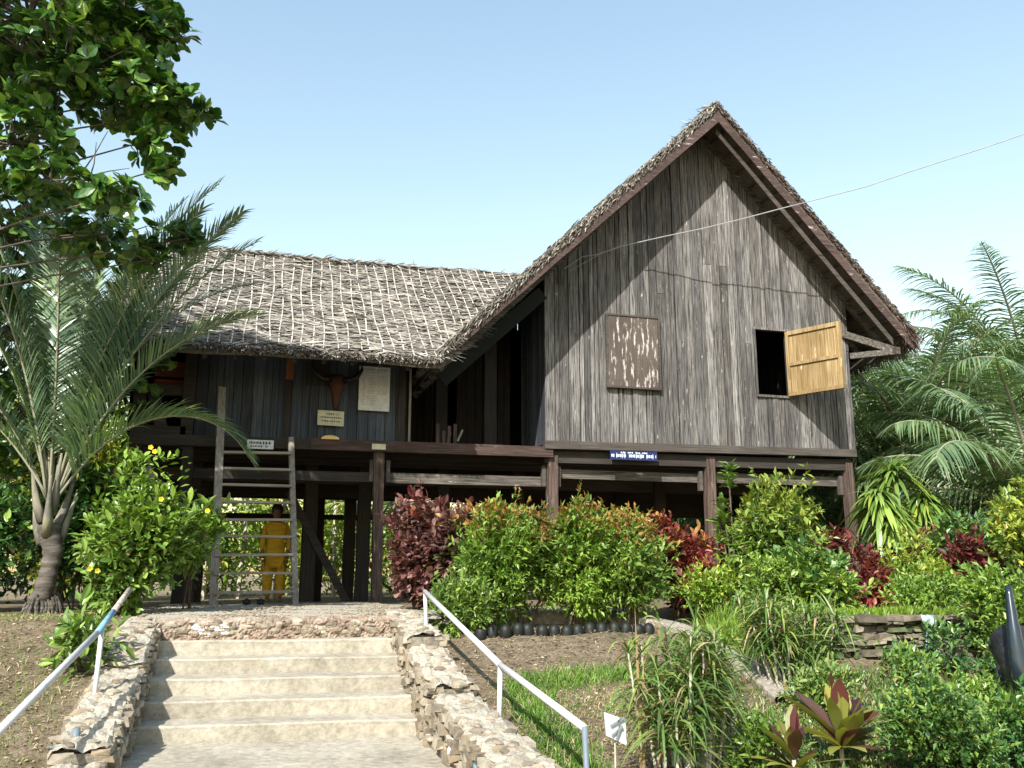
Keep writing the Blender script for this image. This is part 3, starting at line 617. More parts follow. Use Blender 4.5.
board('bargeboard', (PX, 12.54, 8.13), (10.77, 12.55, 4.39), .19, 0, roof, 'barge')
board('inner_bargeboard', (PX + .02, 12.68, 7.91), (10.5, 12.68, 4.39), .12, 0, roof, 'brownbeam')
# rafters, purlins, battens under the eaves
m = MB()
for v_ in np.linspace(.1, .95, 9):
    for fn in (slope_left, slope_right):
        m.bar(fn(.01, v_) - [0, 0, .24], fn(.97, v_) - [0, 0, .24], .06, .1)
m.build('rafter', M['greybeam'], roof)
m = MB()
for u_ in np.linspace(.06, .96, 15):
    for fn, uu in ((slope_left, u_), (slope_right, u_)): m.bar(fn(uu, .015) - [0, 0, .18], fn(uu, .99) - [0, 0, .18], .05, .03)
m.build('batten', M['brownbeam'], roof)
for k in range(1):
    beam((9.8, 13.25, 4.6), (10.58, 12.68, 4.16), .12, 'greybeam', 'eave_bracket'); beam((10.0, 13.2, 4.16), (10.58, 12.64, 4.16), .1, 'greybeam', 'eave_bracket')
    beam((10.52, 12.6, 4.16), (10.52, 18.6, 4.16), .12, 'brownbeam', 'eave_beam')

# wing roof
wing = bpy.data.objects.new('wing_roof', None); COL.objects.link(wing); wing.parent = H; wing['label'] = 'low thatched roof with pale rattan ties'
EY, EZ, WY, WZ, WXL = 12.02, 3.33, 15.0, 5.66, -1.95
def wing_front(u, v):       # u 0 ridge ->1 eave ; v 0 left ->1 right end (valley)
    xr = 2.42 + (4.75 - 2.42) * (1 - u); x = WXL * (1 - v) + xr * v
    sag = -.07 * math.sin(math.pi * u) + .012 * math.sin(x * 1.9) + .008 * math.sin(x * 4.3 + 2 * u) - .05 * (1 - u) * math.sin((x + 1) * .9)
    return np.array([x, WY + (EY - WY) * u, WZ + (EZ - WZ) * u + sag])
def wing_back(u, v):
    xr = 2.42 + (4.75 - 2.42) * (1 - u); x = WXL * (1 - v) + xr * v
    return np.array([x, WY + (18.9 - WY) * u, WZ + (EZ - WZ) * u - .05 * math.sin(math.pi * u)])
m = MB(); slab(m, wing_front, .12, 20, 30); slab(m, wing_back, .12, 8, 10); m.build('thatch_base', M['thatchbase'], wing)
m = MB(); ew = nrm(np.array([0, EY - WY, EZ - WZ]))
thatch_scatter(m, wing_front, 27000, 51, np.array([1., 0, 0]), ew, (.1, .32), (.012, .032), 0, .045, .3)
thatch_scatter(m, wing_back, 3000, 52, np.array([1., 0, 0]), np.array([0, .86, -.5]))
fringe(m, (WXL, EY, EZ - .01), (2.42, EY, EZ - .01), 5200, 53, (0, -.85, -.2), (.03, .08), 0, .06)
fringe(m, (2.3, EY, EZ - .02), (3.1, EY + .35, EZ + .75), 500, 56, (.1, -.6, -.3), (.04, .1), 0, .05)
fringe(m, (WXL, WY, WZ + .02), (4.4, WY, WZ + .02), 2600, 54, (1, 0, .0), (.08, .2), 0, .03, (0, 1, 0)); fringe(m, (WXL, EY, EZ), (WXL, WY, WZ), 1500, 55, (-.6, 0, -.3), (.1, .25), 0, .1, (-1, 0, 0))
m.build('thatch', M['thatch'], wing)
# rattan ties running up the slope
m = MB(); g = rng(57)
for x0_ in np.arange(-1.85, 4.6, .152):
    pts = []; ph = g.uniform(0, 6)
    tilt = g.uniform(-.03, .03)
    for u_ in np.linspace(1.0, .0, 26):
        x_ = x0_ + .018 * math.sin(u_ * 9 + ph) + tilt * u_ - .05 * u_
        xr = 2.42 + (4.75 - 2.42) * (1 - u_)
        if x_ > xr - .03: continue
        v_ = (x_ - WXL) / (xr - WXL); pts.append(wing_front(u_, v_) + np.array([0, -.012, .045 + g.uniform(-.006, .008)]))
    if len(pts) < 4: continue
    pts = np.array(pts); w_ = .0085
    for k in range(len(pts) - 1):
        if g.random() < .07: continue
        a, b_ = pts[k], pts[k + 1]
        m.add([a - [w_, 0, 0], a + [w_, 0, 0], b_ + [w_, 0, 0], b_ - [w_, 0, 0]], [(0, 1, 2, 3)])
m.build('rattan_ties', M['rattan'], wing)
m = MB()
for v_ in np.linspace(.02, .97, 12): m.bar(wing_front(.02, v_) - [0, 0, .17], wing_front(.98, v_) - [0, 0, .17], .05, .08)
m.build('rafter', M['darkbeam'], wing)

# ------------------------------------------------------------------ LADDER
Lb = np.array([.14, 12.15, .02])
lad = thing('ladder', 'weathered grey wooden ladder-stair leaning on the house floor beam', 'ladder', tuple(Lb))
m = MB(); m.bar((-.40, 12.15, .0), (-.50, 12.98, 2.95), .1, .07); m.build('stringer', M['ladder'], lad)
m = MB(); m.bar((.60, 12.1, .0), (.47, 12.98, 2.28), .075, .06); m.build('stringer', M['ladder'], lad)
g = rng(61)
for k in range(9):
    z = .17 + k * .232; t = z / 2.28; y_ = 12.13 + (12.96 - 12.13) * z / 2.6; m = MB()
    m.bar((-.41 - .07 * t * .8, y_, z + g.uniform(-.015, .015)), (.585 - .12 * t, y_, z + g.uniform(-.012, .012)), .13, .032)
    m.build('rung', M['rung'], lad)

# ------------------------------------------------------------------ SIGNS AND THINGS ON THE HOUSE
def sign(name, label, x0, x1, y, z0, z1, face, rows, ink, tilt=0., seed=0, th=.015, bx=(.03, .012, .7)):
    t_ = thing(name, label, 'sign', ((x0 + x1) / 2, y, z0)); m = MB(); dz = tilt * (x1 - x0)
    m.hexa(np.array([(x0, y, z0), (x1, y, z0 + dz), (x1, y + th, z0 + dz), (x0, y + th, z0), (x0, y, z1), (x1, y, z1 + dz), (x1, y + th, z1 + dz), (x0, y + th, z1)])); m.build('board', face, t_)
    m = MB(); g = rng(seed)
    for (zc, hh, xa, xb, sp) in rows:      # illegible lettering: rows of small strokes
        x = xa
        while x < xb:
            wd = g.uniform(.5, 1.3) * sp
            if g.random() < .86:
                zz = zc + tilt * (x - x0); m.box((x, y - .004, zz - hh / 2), (min(x + wd * .62, xb), y - .0005, zz + hh / 2))
                if g.random() < .5: m.box((x + wd * .1, y - .006, zz - hh * .9), (x + wd * .1 + sp * .2, y - .0042, zz + hh * .9))
            x += wd
    m.build('lettering', ink, t_); return t_
rows = [(3.39 - .0, .022, 1.46, 1.83, .03), (3.35, .012, 1.52, 1.8, .03)] + [(3.30 - k * .034, .009, 1.47, 1.5, .02) for k in range(14)] + [(3.30 - k * .034, .006, 1.55, 1.66, .02) for k in range(14)] + [(3.30 - k * .034, .006, 1.70, 1.83, .03) for k in range(9)]
sign('poster_board', 'white poster with a printed table hanging beside the buffalo skull', 1.42, 1.88, 13.2, 2.77, 3.44, M['white'], rows, M['greyink'], -.01, 1)
sign('plaque', 'cream plaque with three lines of writing below the buffalo skull', .84, 1.22, 13.2, 2.52, 2.74, M['cream'], [(2.69, .016, .97, 1.12, .03), (2.64, .016, .88, 1.19, .03), (2.585, .016, .9, 1.16, .03)], M['ink'], -.02, 2)
sign('plaque', 'small white label with dark lettering on the floor beam by the ladder', -.12, .24, 12.99, 2.11, 2.235, M['white'], [(2.195, .03, -.09, .21, .035), (2.145, .02, -.07, .16, .03)], M['ink'], .0, 3)
sign('plaque', 'narrow blue board with white lettering under the gable wall', 5.32, 6.12, 13.0, 2.15, 2.29, M['blue'], [(2.262, .02, 5.5, 5.94, .03), (2.213, .045, 5.34, 6.1, .035)], M['white'], .0, 4)
m = MB(); m.box((1.62, 13.02, 2.17), (1.82, 13.04, 2.25)); tag(m.build('plate', M['cream']), 'small blank cream plate nailed on the reddish floor beam above a post', 'plate')
m = MB(); th = np.linspace(0, math.pi, 9); V = [(1.02 + .13 * math.cos(a), 13.0, 2.29 + .055 * math.sin(a)) for a in th] + [(1.02 + .13 * math.cos(a), 13.04, 2.29 + .055 * math.sin(a)) for a in th]
m.add(V, [(k, k + 1, 10 + k, 9 + k) for k in range(8)] + [(0, 8, 17, 9)], [(0, k + 1, k) for k in range(1, 8)] + [(9, 9 + k, 10 + k) for k in range(1, 8)])
tag(m.build('straw_hat', plain('pale_yellow_straw', (.7, .52, .22), .7)), 'pale yellow half-round straw hat on the floor beam ledge', 'hat')
# buffalo skull
sk = thing('buffalo_skull', 'brown carved buffalo skull with dark horns on the shaded wall', 'buffalo skull', (1.08, 13.2, 3.0))
m = MB(); zs = [3.27, 3.2, 3.1, 3.0, 2.9, 2.82, 2.76]; ws = [.09, .125, .115, .075, .055, .05, .03]; V = []
for z, w_ in zip(zs, ws):
    for a in np.linspace(0, 2 * math.pi, 10, endpoint=False): V.append((1.09 + w_ * math.cos(a), 13.2 - .03 + .05 * math.sin(a) * (w_ / .1) ** .5, z))
m.add(V, [(k * 10 + a, (k + 1) * 10 + a, (k + 1) * 10 + (a + 1) % 10, k * 10 + (a + 1) % 10) for k in range(6) for a in range(10)], [(0, k, k + 1) for k in range(1, 9)] + [(60, 61 + k, 60 + k) for k in range(1, 9)])
for sx in (-1, 1): m.lump((1.09 + sx * .085, 13.13, 3.14), (.022, .022, .026), 3, .05, 8, 6, 1)
m.build('skull', [M['bone'], M['skullhorn']], sk, True)
for sx in (-1, 1):
    m = MB(); m.tube([(1.09 + sx * .1, 13.16, 3.2), (1.09 + sx * .2, 13.14, 3.2), (1.09 + sx * .3, 13.12, 3.26), (1.09 + sx * .36, 13.12, 3.36), (1.09 + sx * .35, 13.12, 3.47)], [.045, .042, .036, .025, .008], 8); m.build('horn', M['skullhorn'], sk, True)
# overhead cable
g = rng(71); m = MB()
A_, B_ = np.array((5.58, 12.95, 5.67)), np.array((12.09, 11.0, 7.61)); E_ = A_ + (B_ - A_) * 4.5 + np.array([0, 0, 4.0])
pts = [np.array((4.66, 13.17, 5.26)), np.array((4.95, 13.1, 5.47)), np.array((5.2, 13.05, 5.52))]
for t in np.linspace(0, 1, 46):
    s_ = t * 4.5; pts.append(A_ + (B_ - A_) * s_ + np.array([0, 0, .52 * s_ * (s_ - 1) * (1 if s_ < 1 else .35)]) + g.normal(0, .018, 3))
m.tube(pts, .009, 5); m.tube([pts[0] + [.1, 0, -.03], pts[1] + [0, 0, -.12], pts[2] + [0, 0, -.02]], .006, 5)
tag(m.build('cable', M['cable']), 'thin pale overhead cable running from the gable wall up into the sky', 'cable')

# ------------------------------------------------------------------ RAILS, GARDEN SIGN, BOTTLES
def rail(label, top, posts, segs, mats):
    t = thing('handrail', label, 'handrail', tuple(posts[0][1])); 
    for k, (a, b_) in enumerate(zip(top[:-1], top[1:])):
        m = MB(); m.tube([a, b_], .021, 10); m.build('rail_pipe', M[mats[k]], t, True)
    for (a, b_, mt_) in posts:
        m = MB(); m.tube([a, b_], .017, 8); m.build('post', M[mt_], t, True)
rail('white pipe handrail on the garden side of the steps with a dark lower post', [(1.5, 8.0, .24), (1.64, 6.0, -.20), (1.8, 4.85, -.43)],
     [((1.5, 8.0, .24), (1.53, 8.0, -.3), 'whitepipe'), ((1.64, 6.0, -.2), (1.63, 6.0, -.75), 'whitepipe'), ((1.8, 4.85, -.42), (1.82, 4.84, -1.1), 'bluegrey')], 0, ['whitepipe', 'whitepipe'])
rail('white pipe handrail with a blue painted middle on the dry bank side', [(-.91, 8.0, .27), (-.93, 7.3, .12), (-.95, 6.75, .0), (-1.17, 4.9, -.44)],
     [((-.94, 6.9, .03), (-.945, 6.85, -.6), 'whitepipe'), ((-1.17, 4.9, -.44), (-1.17, 4.9, -1.2), 'whitepipe')], 0, ['rustpipe', 'bluepipe', 'whitepipe'])
m = MB(); m.tube([(-.92, 6.1, -.8), (-.92, 6.1, -.5)], .022, 8); m.tube([(-1.06, 6.1, -.6), (-.92, 6.08, -.615), (-.8, 6.14, -.57)], .009, 6)
m.lump((-.92, 6.1, -.655), (.06, .06, .02), 2, .2); tag(m.build('pipe_stub', M['bluegrey'], None, True), 'short grey pipe stub with a cross wire set on the left stone wall', 'pipe')
t = thing('plant_sign', 'small tilted white plant sign on a thin stick in the garden bed', 'sign', (2.05, 5.05, -.83))
m = MB(); m.hexa(np.array([(1.985, 5.0, -.50), (2.12, 5.03, -.565), (2.12, 5.036, -.565), (1.985, 5.006, -.50), (1.975, 5.0, -.375), (2.115, 5.03, -.425), (2.115, 5.036, -.425), (1.975, 5.006, -.375)])); m.build('board', M['white'], t)
m = MB(); m.bar((2.01, 4.995, -.45), (2.1, 5.01, -.41), .004, .012); m.bar((2.015, 4.995, -.50), (2.09, 5.01, -.46), .004, .01); m.bar((2.04, 4.996, -.53), (2.085, 5.01, -.45), .004, .009); m.build('lettering', M['greyink'], t)
m = MB(); m.tube([(2.05, 5.04, -.95), (2.052, 5.038, -.5)], .006, 6); m.build('stick', M['cane'], t)
protoB = None
for k in range(15):
    x = 2.1 + k * .122; y = 8.42 + .02 * math.sin(k * 2.3)
    if protoB is None:
        m = MB(); zz = [0, .1, .14, .17, .19, .197]; rr = [.056, .06, .06, .05, .03, .004]
        m.tube([(0, 0, z) for z in zz], rr, 12); protoB = m.build('bottle', M['glass'], None, True); b_ = protoB
    else: b_ = protoB.copy(); COL.objects.link(b_)
    b_.location = (x, y, float(ground(x, y)) - .09); b_.rotation_euler = (rng(k).uniform(-.12, .12), rng(k + 9).uniform(-.12, .12), k)
    tag(b_, 'upturned dark bottle ' + ('at the stairs end of the bottle row edging the shrub bed' if k == 0 else 'at the kerb end of the bottle row edging the shrub bed' if k == 14 else 'in the middle of the bottle row edging the shrub bed'), 'bottle', 'upturned bottles edging the bed')
g = rng(81); m = MB(); V = []
for k in range(14):
    z = .02 - k * .05
    for j_, xx in enumerate(np.linspace(-.09, .09, 6)): V.append((6.05 + xx * (1 - .25 * math.sin(k * .5)) + .07 * k / 13 + g.uniform(-.01, .01), 7.19 + g.uniform(-.04, .03), z + g.uniform(-.01, .01)))
m.add(V, [(k * 6 + j_, k * 6 + j_ + 1, (k + 1) * 6 + j_ + 1, (k + 1) * 6 + j_) for k in range(13) for j_ in range(5)])
o = m.build('plastic_sheet', M['plastic'], None, True); so_ = o.modifiers.new('s', 'SOLIDIFY'); so_.thickness = .006
tag(o, 'crumpled grey-blue plastic sheet hanging down the stone retaining wall', 'plastic sheet')

# buffalo statue at the right
bs = thing('buffalo_statue', 'dark grey buffalo statue with tall glossy upswept horn among the plants', 'statue', (5.7, 5.5, -.85))
m = MB(); m.lump((6.2, 5.75, -.38), (.75, .36, .36), 5, .04, 24, 16)
m.tube([(5.75, 5.6, -.3), (5.5, 5.45, -.2), (5.25, 5.38, -.12), (5.15, 5.2, -.3), (5.1, 5.08, -.5)], [.26, .2, .17, .12, .09], 16)
for (x_, y_) in ((5.75, 5.5), (5.8, 5.95), (6.65, 5.5), (6.7, 5.95)): m.tube([(x_, y_, -.5), (x_ + .02, y_, -.8), (x_, y_, -1.02)], [.13, .08, .09], 10)
m.tube([(6.9, 5.75, -.2), (7.02, 5.75, -.4), (7.0, 5.75, -.75)], [.03, .02, .03], 6)
m.build('body', M['buff'], bs, True)
for (p0, p1, p2, p3, p4) in (((5.32, 5.2, -.2), (5.12, 5.1, -.38), (4.98, 5.08, -.3), (4.98, 5.1, -.05), (5.03, 5.16, .31)), ((5.45, 5.5, -.15), (5.8, 5.45, -.3), (6.0, 5.5, -.1), (6.05, 5.5, .1), (6.0, 5.5, .32))):
    t_ = np.linspace(0, 4, 26); C_ = np.array([np.interp(t_, range(5), [q[k] for q in (p0, p1, p2, p3, p4)]) for k in range(3)]).T
    for _ in range(5): C_[1:-1] = (C_[:-2] + 2 * C_[1:-1] + C_[2:]) / 4
    m = MB(); m.tube(C_, np.interp(t_, [0, 1, 2, 3, 4], [.075, .072, .064, .048, .02]) * (1 + .05 * np.sin(t_ * 22)), 14); m.build('horn', M['horn'], bs, True)
for sy in (5.22, 5.5):
    m = MB(); m.lump((5.2, sy, -.1), (.07, .03, .05), 2, .1, 8, 6); m.build('ear', M['buff'], bs, True)

# pair of shoes at the ladder foot
for k, (x_, lb) in enumerate(((.0, 'dark slipper on the ground nearer the thick ladder stringer'), (.17, 'dark slipper on the ground nearer the middle of the lowest ladder rung'))):
    m = MB(); m.lump((x_, 12.05, .045), (.05, .12, .03), k + 2, .08, 12, 8); m.tube([(x_ - .045, 12.02, .06), (x_, 12.0, .095), (x_ + .045, 12.02, .06)], .012, 6)
    tag(m.build('slipper', M['darkcloth'], None, True), lb, 'slipper', 'slippers at the ladder foot')

# ------------------------------------------------------------------ PERSON
def skinned(name, verts, edges, radii, mat, parent, root=0, sub=2):
    me = bpy.data.meshes.new(name); me.from_pydata([tuple(v) for v in verts], edges, []); me.materials.append(mat)
    o = bpy.data.objects.new(name, me); COL.objects.link(o); o.parent = parent
    md = o.modifiers.new('skin', 'SKIN'); lay = me.skin_vertices[0] if me.skin_vertices else None
    if lay is None:
        bm_ = None
        import bmesh
        bm_ = bmesh.new(); bm_.from_mesh(me); bm_.verts.layers.skin.verify(); bm_.to_mesh(me); bm_.free(); lay = me.skin_vertices[0]
    for k, r_ in enumerate(radii):
        rr = r_ if isinstance(r_, tuple) else (r_, r_); lay.data[k].radius = rr; lay.data[k].use_root = (k == root)
    md.use_smooth_shade = True; sb_ = o.modifiers.new('sub', 'SUBSURF'); sb_.levels = sub; sb_.render_levels = sub
    return o
pp = thing('person', 'person in a long mustard yellow tunic and trousers standing behind the ladder', 'person', (.40, 15.3, -.06))
BV = [(0,0,.80),(0,0,.95),(0,0,1.12),(0,0,1.26),(0,0,1.34),(0,-.01,1.43),(0,-.015,1.52),
      (-.15,0,1.22),(-.21,.0,.98),(-.2,-.05,.78),(-.19,-.07,.70),(.15,0,1.22),(.21,.0,.98),(.2,-.05,.78),(.19,-.07,.70),
      (-.08,0,.76),(-.085,-.01,.42),(-.09,0,.08),(-.09,-.1,.03),(.08,0,.76),(.09,-.01,.42),(.1,0,.08),(.11,-.1,.03)]
BE = [(0,1),(1,2),(2,3),(3,4),(4,5),(5,6),(3,7),(7,8),(8,9),(9,10),(3,11),(11,12),(12,13),(13,14),(0,15),(15,16),(16,17),(17,18),(0,19),(19,20),(20,21),(21,22)]
BR = [.11,.1,.1,.07,.042,.08,.075,.05,.038,.03,.028,.05,.038,.03,.028,.08,.055,.035,.03,.08,.055,.035,.03]
skinned('body', BV, BE, BR, M['skin'], pp)
TV = [(0,0,.62),(0,0,.8),(0,0,.98),(0,0,1.14),(0,0,1.285),(-.15,0,1.23),(-.21,0,.98),(-.205,-.04,.82),(.15,0,1.23),(.21,0,.98),(.205,-.04,.82)]
skinned('tunic', TV, [(0,1),(1,2),(2,3),(3,4),(3,5),(5,6),(6,7),(3,8),(8,9),(9,10)], [(.19,.15),(.17,.14),(.14,.12),(.155,.13),(.085,.08),.06,.052,.045,.06,.052,.045], M['yellow'], pp)
skinned('trousers', [(0,0,.7),(-.09,0,.66),(-.1,0,.4),(-.1,0,.1),(.09,0,.66),(.1,0,.4),(.11,0,.1)], [(0,1),(1,2),(2,3),(0,4),(4,5),(5,6)], [.13,.1,.085,.08,.1,.085,.08], M['yellow'], pp)
m = MB(); m.lump((0, .025, 1.49), (.095, .1, .12), 4, .03, 14, 10); m.tube([(0, .08, 1.45), (0, .1, 1.36), (0, .09, 1.28)], [.06, .05, .03], 8)
hair = m.build('hair', M['hair'], None, True); hair.parent = pp
m = MB(); m.lump((0, -.095, 1.475), (.012, .018, .02), 1, .05, 8, 6); m.build('nose', M['skin'], None, True).parent = pp
m = MB()
for sx in (-1, 1): m.lump((sx * .03, -.083, 1.5), (.012, .008, .008), 1, .02, 8, 6)
m.build('eyes', M['hair'], None, True).parent = pp
m = MB(); m.lump((0, -.088, 1.435), (.022, .008, .006), 1, .02, 8, 6); m.build('mouth', plain('lip', (.14, .05, .045)), None, True).parent = pp
for sx in (-1, 1):      # hands: palm, four fingers, thumb
    hx = sx * .195; V = [(hx, -.07, .70), (hx, -.08, .655)]; E_h = [(0, 1)]; Rr = [.024, .03]
    for f in range(4):
        yy = -.108 + f * .019; n0 = len(V); L_ = (.055, .065, .06, .045)[f]
        V += [(hx, yy, .635), (hx - sx * .004, yy, .635 - L_ * .55), (hx - sx * .012, yy, .635 - L_)]; E_h += [(1, n0), (n0, n0 + 1), (n0 + 1, n0 + 2)]; Rr += [.009, .008, .007]
    n0 = len(V); V += [(hx - sx * .02, -.11, .66), (hx - sx * .025, -.125, .63)]; E_h += [(1, n0), (n0, n0 + 1)]; Rr += [.01, .008]
    skinned('hand', V, E_h, Rr, M['skin'], pp, 0, 1)

# ------------------------------------------------------------------ PLANTS
def clump_dirs(g, n_, up=.3):
    d = g.normal(0, 1, (n_, 3)); d[:, 2] = np.abs(d[:, 2]) * .7 + up * .6; return nrm(d)
def shrub(name, label, cat, base, rx, ry, h, z0, n_tw, per, leaf, mats, seed, top=None, group=None, stems=5, aspect=.42, small=True, tipfrac=.0, lumps=7, twig_len=.12, upb=.35, stemr=.012):
    """leafy shrub: lobes around the base axis, twigs with leaf clusters, and bare stems below"""
    g = rng(seed); bx, by = base; bz = float(ground(bx, by)); t = thing(name, label, cat, (bx, by, bz), group)
    cz = bz + z0 + (h - z0) / 2; hz = (h - z0) / 2
    cen = []
    for k in range(lumps):
        a = g.uniform(0, 6.28); r_ = g.uniform(.15, .62); zz = g.uniform(-.65, .62)
        cen.append((bx + rx * r_ * math.cos(a), by + ry * r_ * math.sin(a), cz + hz * zz, g.uniform(.32, .55)))
    cen.append((bx, by, cz, .62)); cen = np.array(cen); cen[:-1, 3] *= g.uniform(.75, 1.15, len(cen) - 1)
    pick = g.choice(len(cen), n_tw, p=cen[:, 3] ** 2 / (cen[:, 3] ** 2).sum()); D = nrm(g.normal(0, 1, (n_tw, 3)))
    rr = (g.random(n_tw) ** .38)
    Pc = cen[pick, :3] + D * rr[:, None] * np.array([rx, ry, hz]) * cen[pick, 3:4] * g.uniform(.9, 1.25, (n_tw, 1))
    stray = g.random(n_tw) < .07; Pc[stray] += D[stray] * np.array([rx, ry, hz]) * g.uniform(.1, .3, (stray.sum(), 1)) + np.array([0, 0, .04]); Pc[:, 2] = np.maximum(Pc[:, 2], bz + z0 * .55)
    Q = (Pc - np.array([bx, by, cz])) / np.array([rx, ry, hz]); od = nrm(Q + np.array([0, 0, upb]) + g.normal(0, .25, Q.shape))
    tot = n_tw * per; s_ = np.tile(np.linspace(.1, 1, per), n_tw); P2 = np.repeat(Pc, per, 0) + np.repeat(od, per, 0) * (s_ * twig_len)[:, None]
    ld = nrm(np.repeat(od, per, 0) * (.35 + .6 * s_[:, None]) + g.normal(0, .62, (tot, 3))); upv = nrm(g.normal(0, .35, (tot, 3)) + np.array([0, -.15, 1.0]))
    ln = leaf * np.clip(g.lognormal(0, .33, tot), .45, 1.8); dead = g.random(tot) < .018
    topn = np.repeat(Q[:, 2] + .25 * (rr - .7) * 2 + g.normal(0, .16, n_tw), per) + (s_ - .6) * .25
    m = MB()
    if top is not None:
        mk = topn > top[0]; mk &= g.random(tot) < top[1]
        if mk.any(): m.leaves(P2[mk], ld[mk], upv[mk], ln[mk], ln[mk] * aspect, mi=1, small=small)
        mk = ~mk
    else: mk = np.ones(tot, bool)
    m.leaves(P2[mk], ld[mk], upv[mk], ln[mk], ln[mk] * aspect, mi=0, small=small)
    if dead.any(): m.leaves(P2[dead], nrm(ld[dead] - [0, 0, .5]), upv[dead], ln[dead], ln[dead] * aspect, mi=len(mats), small=small)
    fo = m.build('foliage', [M[x] for x in mats] + [M['l_dryleaf']], t)
    m = MB()
    for k in range(stems):
        e = cen[g.integers(len(cen)), :3] + g.normal(0, .05, 3); a = np.array([bx + g.uniform(-.12, .12) * rx * 1.6, by + g.uniform(-.1, .1) * ry, bz - .05])
        mid = a * .5 + e * .5 + g.normal(0, .03, 3); m.tube([a, mid, e, e + (e - mid) * .3], [stemr, stemr * .8, stemr * .5, stemr * .2], 6)
    m.build('stem', M['twig'], t); return t

hedge = 'trimmed hedge shrubs along the bottle edging'
specs = [(2.36, 8.95, .42, .42, 1.2, 'green hedge shrub at the stair end with bare yellow-green top beside the purple bush', 'l_bright', .62, .5),
         (2.72, 9.05, .46, .4, 1.14, 'second hedge shrub from the stairs with a thick orange-tipped crown', 'l_mid', .5, .7),
         (3.25, 9.0, .48, .42, 1.17, 'third hedge shrub from the stairs, mostly green with a pointed tip', 'l_bright', .7, .6),
         (3.85, 8.95, .55, .45, 1.16, 'widest hedge shrub at the far end of the row with bronze-orange shoots', 'l_mid', .52, .7)]
for k, (x, y, rx, ry, h, lb, mt_, t0, t1) in enumerate(specs):
    shrub('hedge_shrub', lb, 'shrub', (x, y), rx, ry, h, .08 if k else .03, 1500, 9, .055, (mt_, 'l_orange'), 100 + k, (t0, t1), hedge, 6, .42, lumps=9)
shrub('hedge_shrub', 'low bright green skirt of leaves beside the top handrail post', 'shrub', (1.98, 8.6), .33, .3, .55, .0, 500, 8, .05, ('l_mid',), 120, None, hedge, 3)
# purple bush and croton by the post
shrub('purple_bush', 'purple-brown leafy bush beside the reddish house post', 'shrub', (1.98, 10.5), .46, .4, 1.26, .05, 640, 8, .085, ('l_purple', 'l_red'), 130, (.7, .3), None, 7, .5, small=False, lumps=9)
shrub('purple_bush', 'taller purple bush behind the first hedge shrub', 'shrub', (2.32, 10.15), .42, .35, 1.12, .1, 480, 8, .08, ('l_purple', 'l_orange'), 131, (.6, .3), None, 6, .5, small=False)

def rosette(m, c, n_, ln, wd, g, elev=(0.1, 1.3), bend=.5, seg=5, mi=0, mis=None, prof=None, axis=(0, 0, 1)):
    az = g.uniform(0, 6.283, n_); el = g.uniform(*elev, n_); d = np.stack([np.cos(el) * np.cos(az), np.cos(el) * np.sin(az), np.sin(el)], -1)
    d = nrm(d + np.array(axis) * 1.0 - np.array([0, 0, 1.0]) * 1.0) if axis != (0, 0, 1) else d
    side = np.cross(d, [0, 0, 1]) + g.normal(0, .12, (n_, 3)); L_ = ln * g.uniform(.6, 1.1, n_)
    if prof is None: prof = np.interp(np.linspace(0, 1, seg + 1), [0, .15, .5, .8, 1], [.3, .75, 1, .7, .04])
    if mis is None: m.blades(np.tile(c, (n_, 1)), d, side, L_, wd * g.uniform(.8, 1.2, n_), bend * g.uniform(.6, 1.4, n_), seg, mi, prof=prof)
    else:
        k = g.choice(len(mis), n_, p=mis)
        for j_ in range(len(mis)):
            s_ = k == j_
            if s_.any(): m.blades(np.tile(c, (s_.sum(), 1)), d[s_], side[s_], L_[s_], wd * g.uniform(.8, 1.2, s_.sum()), bend * g.uniform(.6, 1.4, s_.sum()), seg, j_, prof=prof)
def rosette_plant(name, label, cat, x, y, heads, mats, seed, group=None, caner=.015):
    g = rng(seed); z = float(ground(x, y)); t = thing(name, label, cat, (x, y, z), group); m = MB(); st_ = MB()
    for (dx, dy, hz, n_, ln, wd, el, bend, mis) in heads:
        c = np.array([x + dx, y + dy, z + hz])
        for q in range(3): rosette(m, c - np.array([0, 0, .035 * q * (hz > .15)]), max(2, n_ // 3), ln, wd, g, (el[0] - .25 * q, el[1] - .25 * q), bend, 6, 0, mis)
        st_.tube([(x + dx * .2, y + dy * .2, z - .05), (x + dx * .6 + .01, y + dy * .6, z + hz * .5), tuple(c)], [caner, caner * .9, caner * .7], 7)
    m.build('foliage', [M[k] for k in mats], t); st_.build('stem', M['cane'], t); return t
# croton with yellow-green straps inside the purple bush
rosette_plant('strap_plant', 'yellow-green strap leaved plant growing out of the purple bush', 'plant', 2.2, 10.0, [(0, 0, .55, 18, .45, .06, (.2, 1.3), .25, None), (.1, 0, .75, 14, .38, .05, (.3, 1.4), .2, None)], ['l_olive'], 140)
# middle bed
rd = 'crimson leaved shrubs in the raised bed'
shrub('crimson_shrub', 'crimson shrub beside the widest hedge shrub, below the floor beam', 'shrub', (4.55, 9.35), .3, .28, 1.08, .05, 300, 7, .085, ('l_red', 'l_orange'), 150, (.7, .35), rd, 5, .42, small=False)
shrub('crimson_shrub', 'crimson and bronze shrub around the third house post', 'shrub', (5.25, 9.9), .42, .3, .9, .05, 330, 7, .08, ('l_red', 'l_orange'), 151, (.4, .5), rd, 5, .42, small=False)
shrub('crimson_shrub', 'dark crimson shrub left of the broad drooping dracaena', 'shrub', (6.55, 8.9), .36, .3, .84, .02, 330, 7, .075, ('l_red', 'l_purple'), 152, (.3, .3), rd, 5, .42, small=False)
shrub('crimson_shrub', 'long-leaved crimson shrub under the broad drooping dracaena', 'shrub', (8.4, 9.7), .5, .3, .92, .02, 360, 7, .085, ('l_red', 'l_orange'), 153, (.6, .2), rd, 5, .36, small=False)
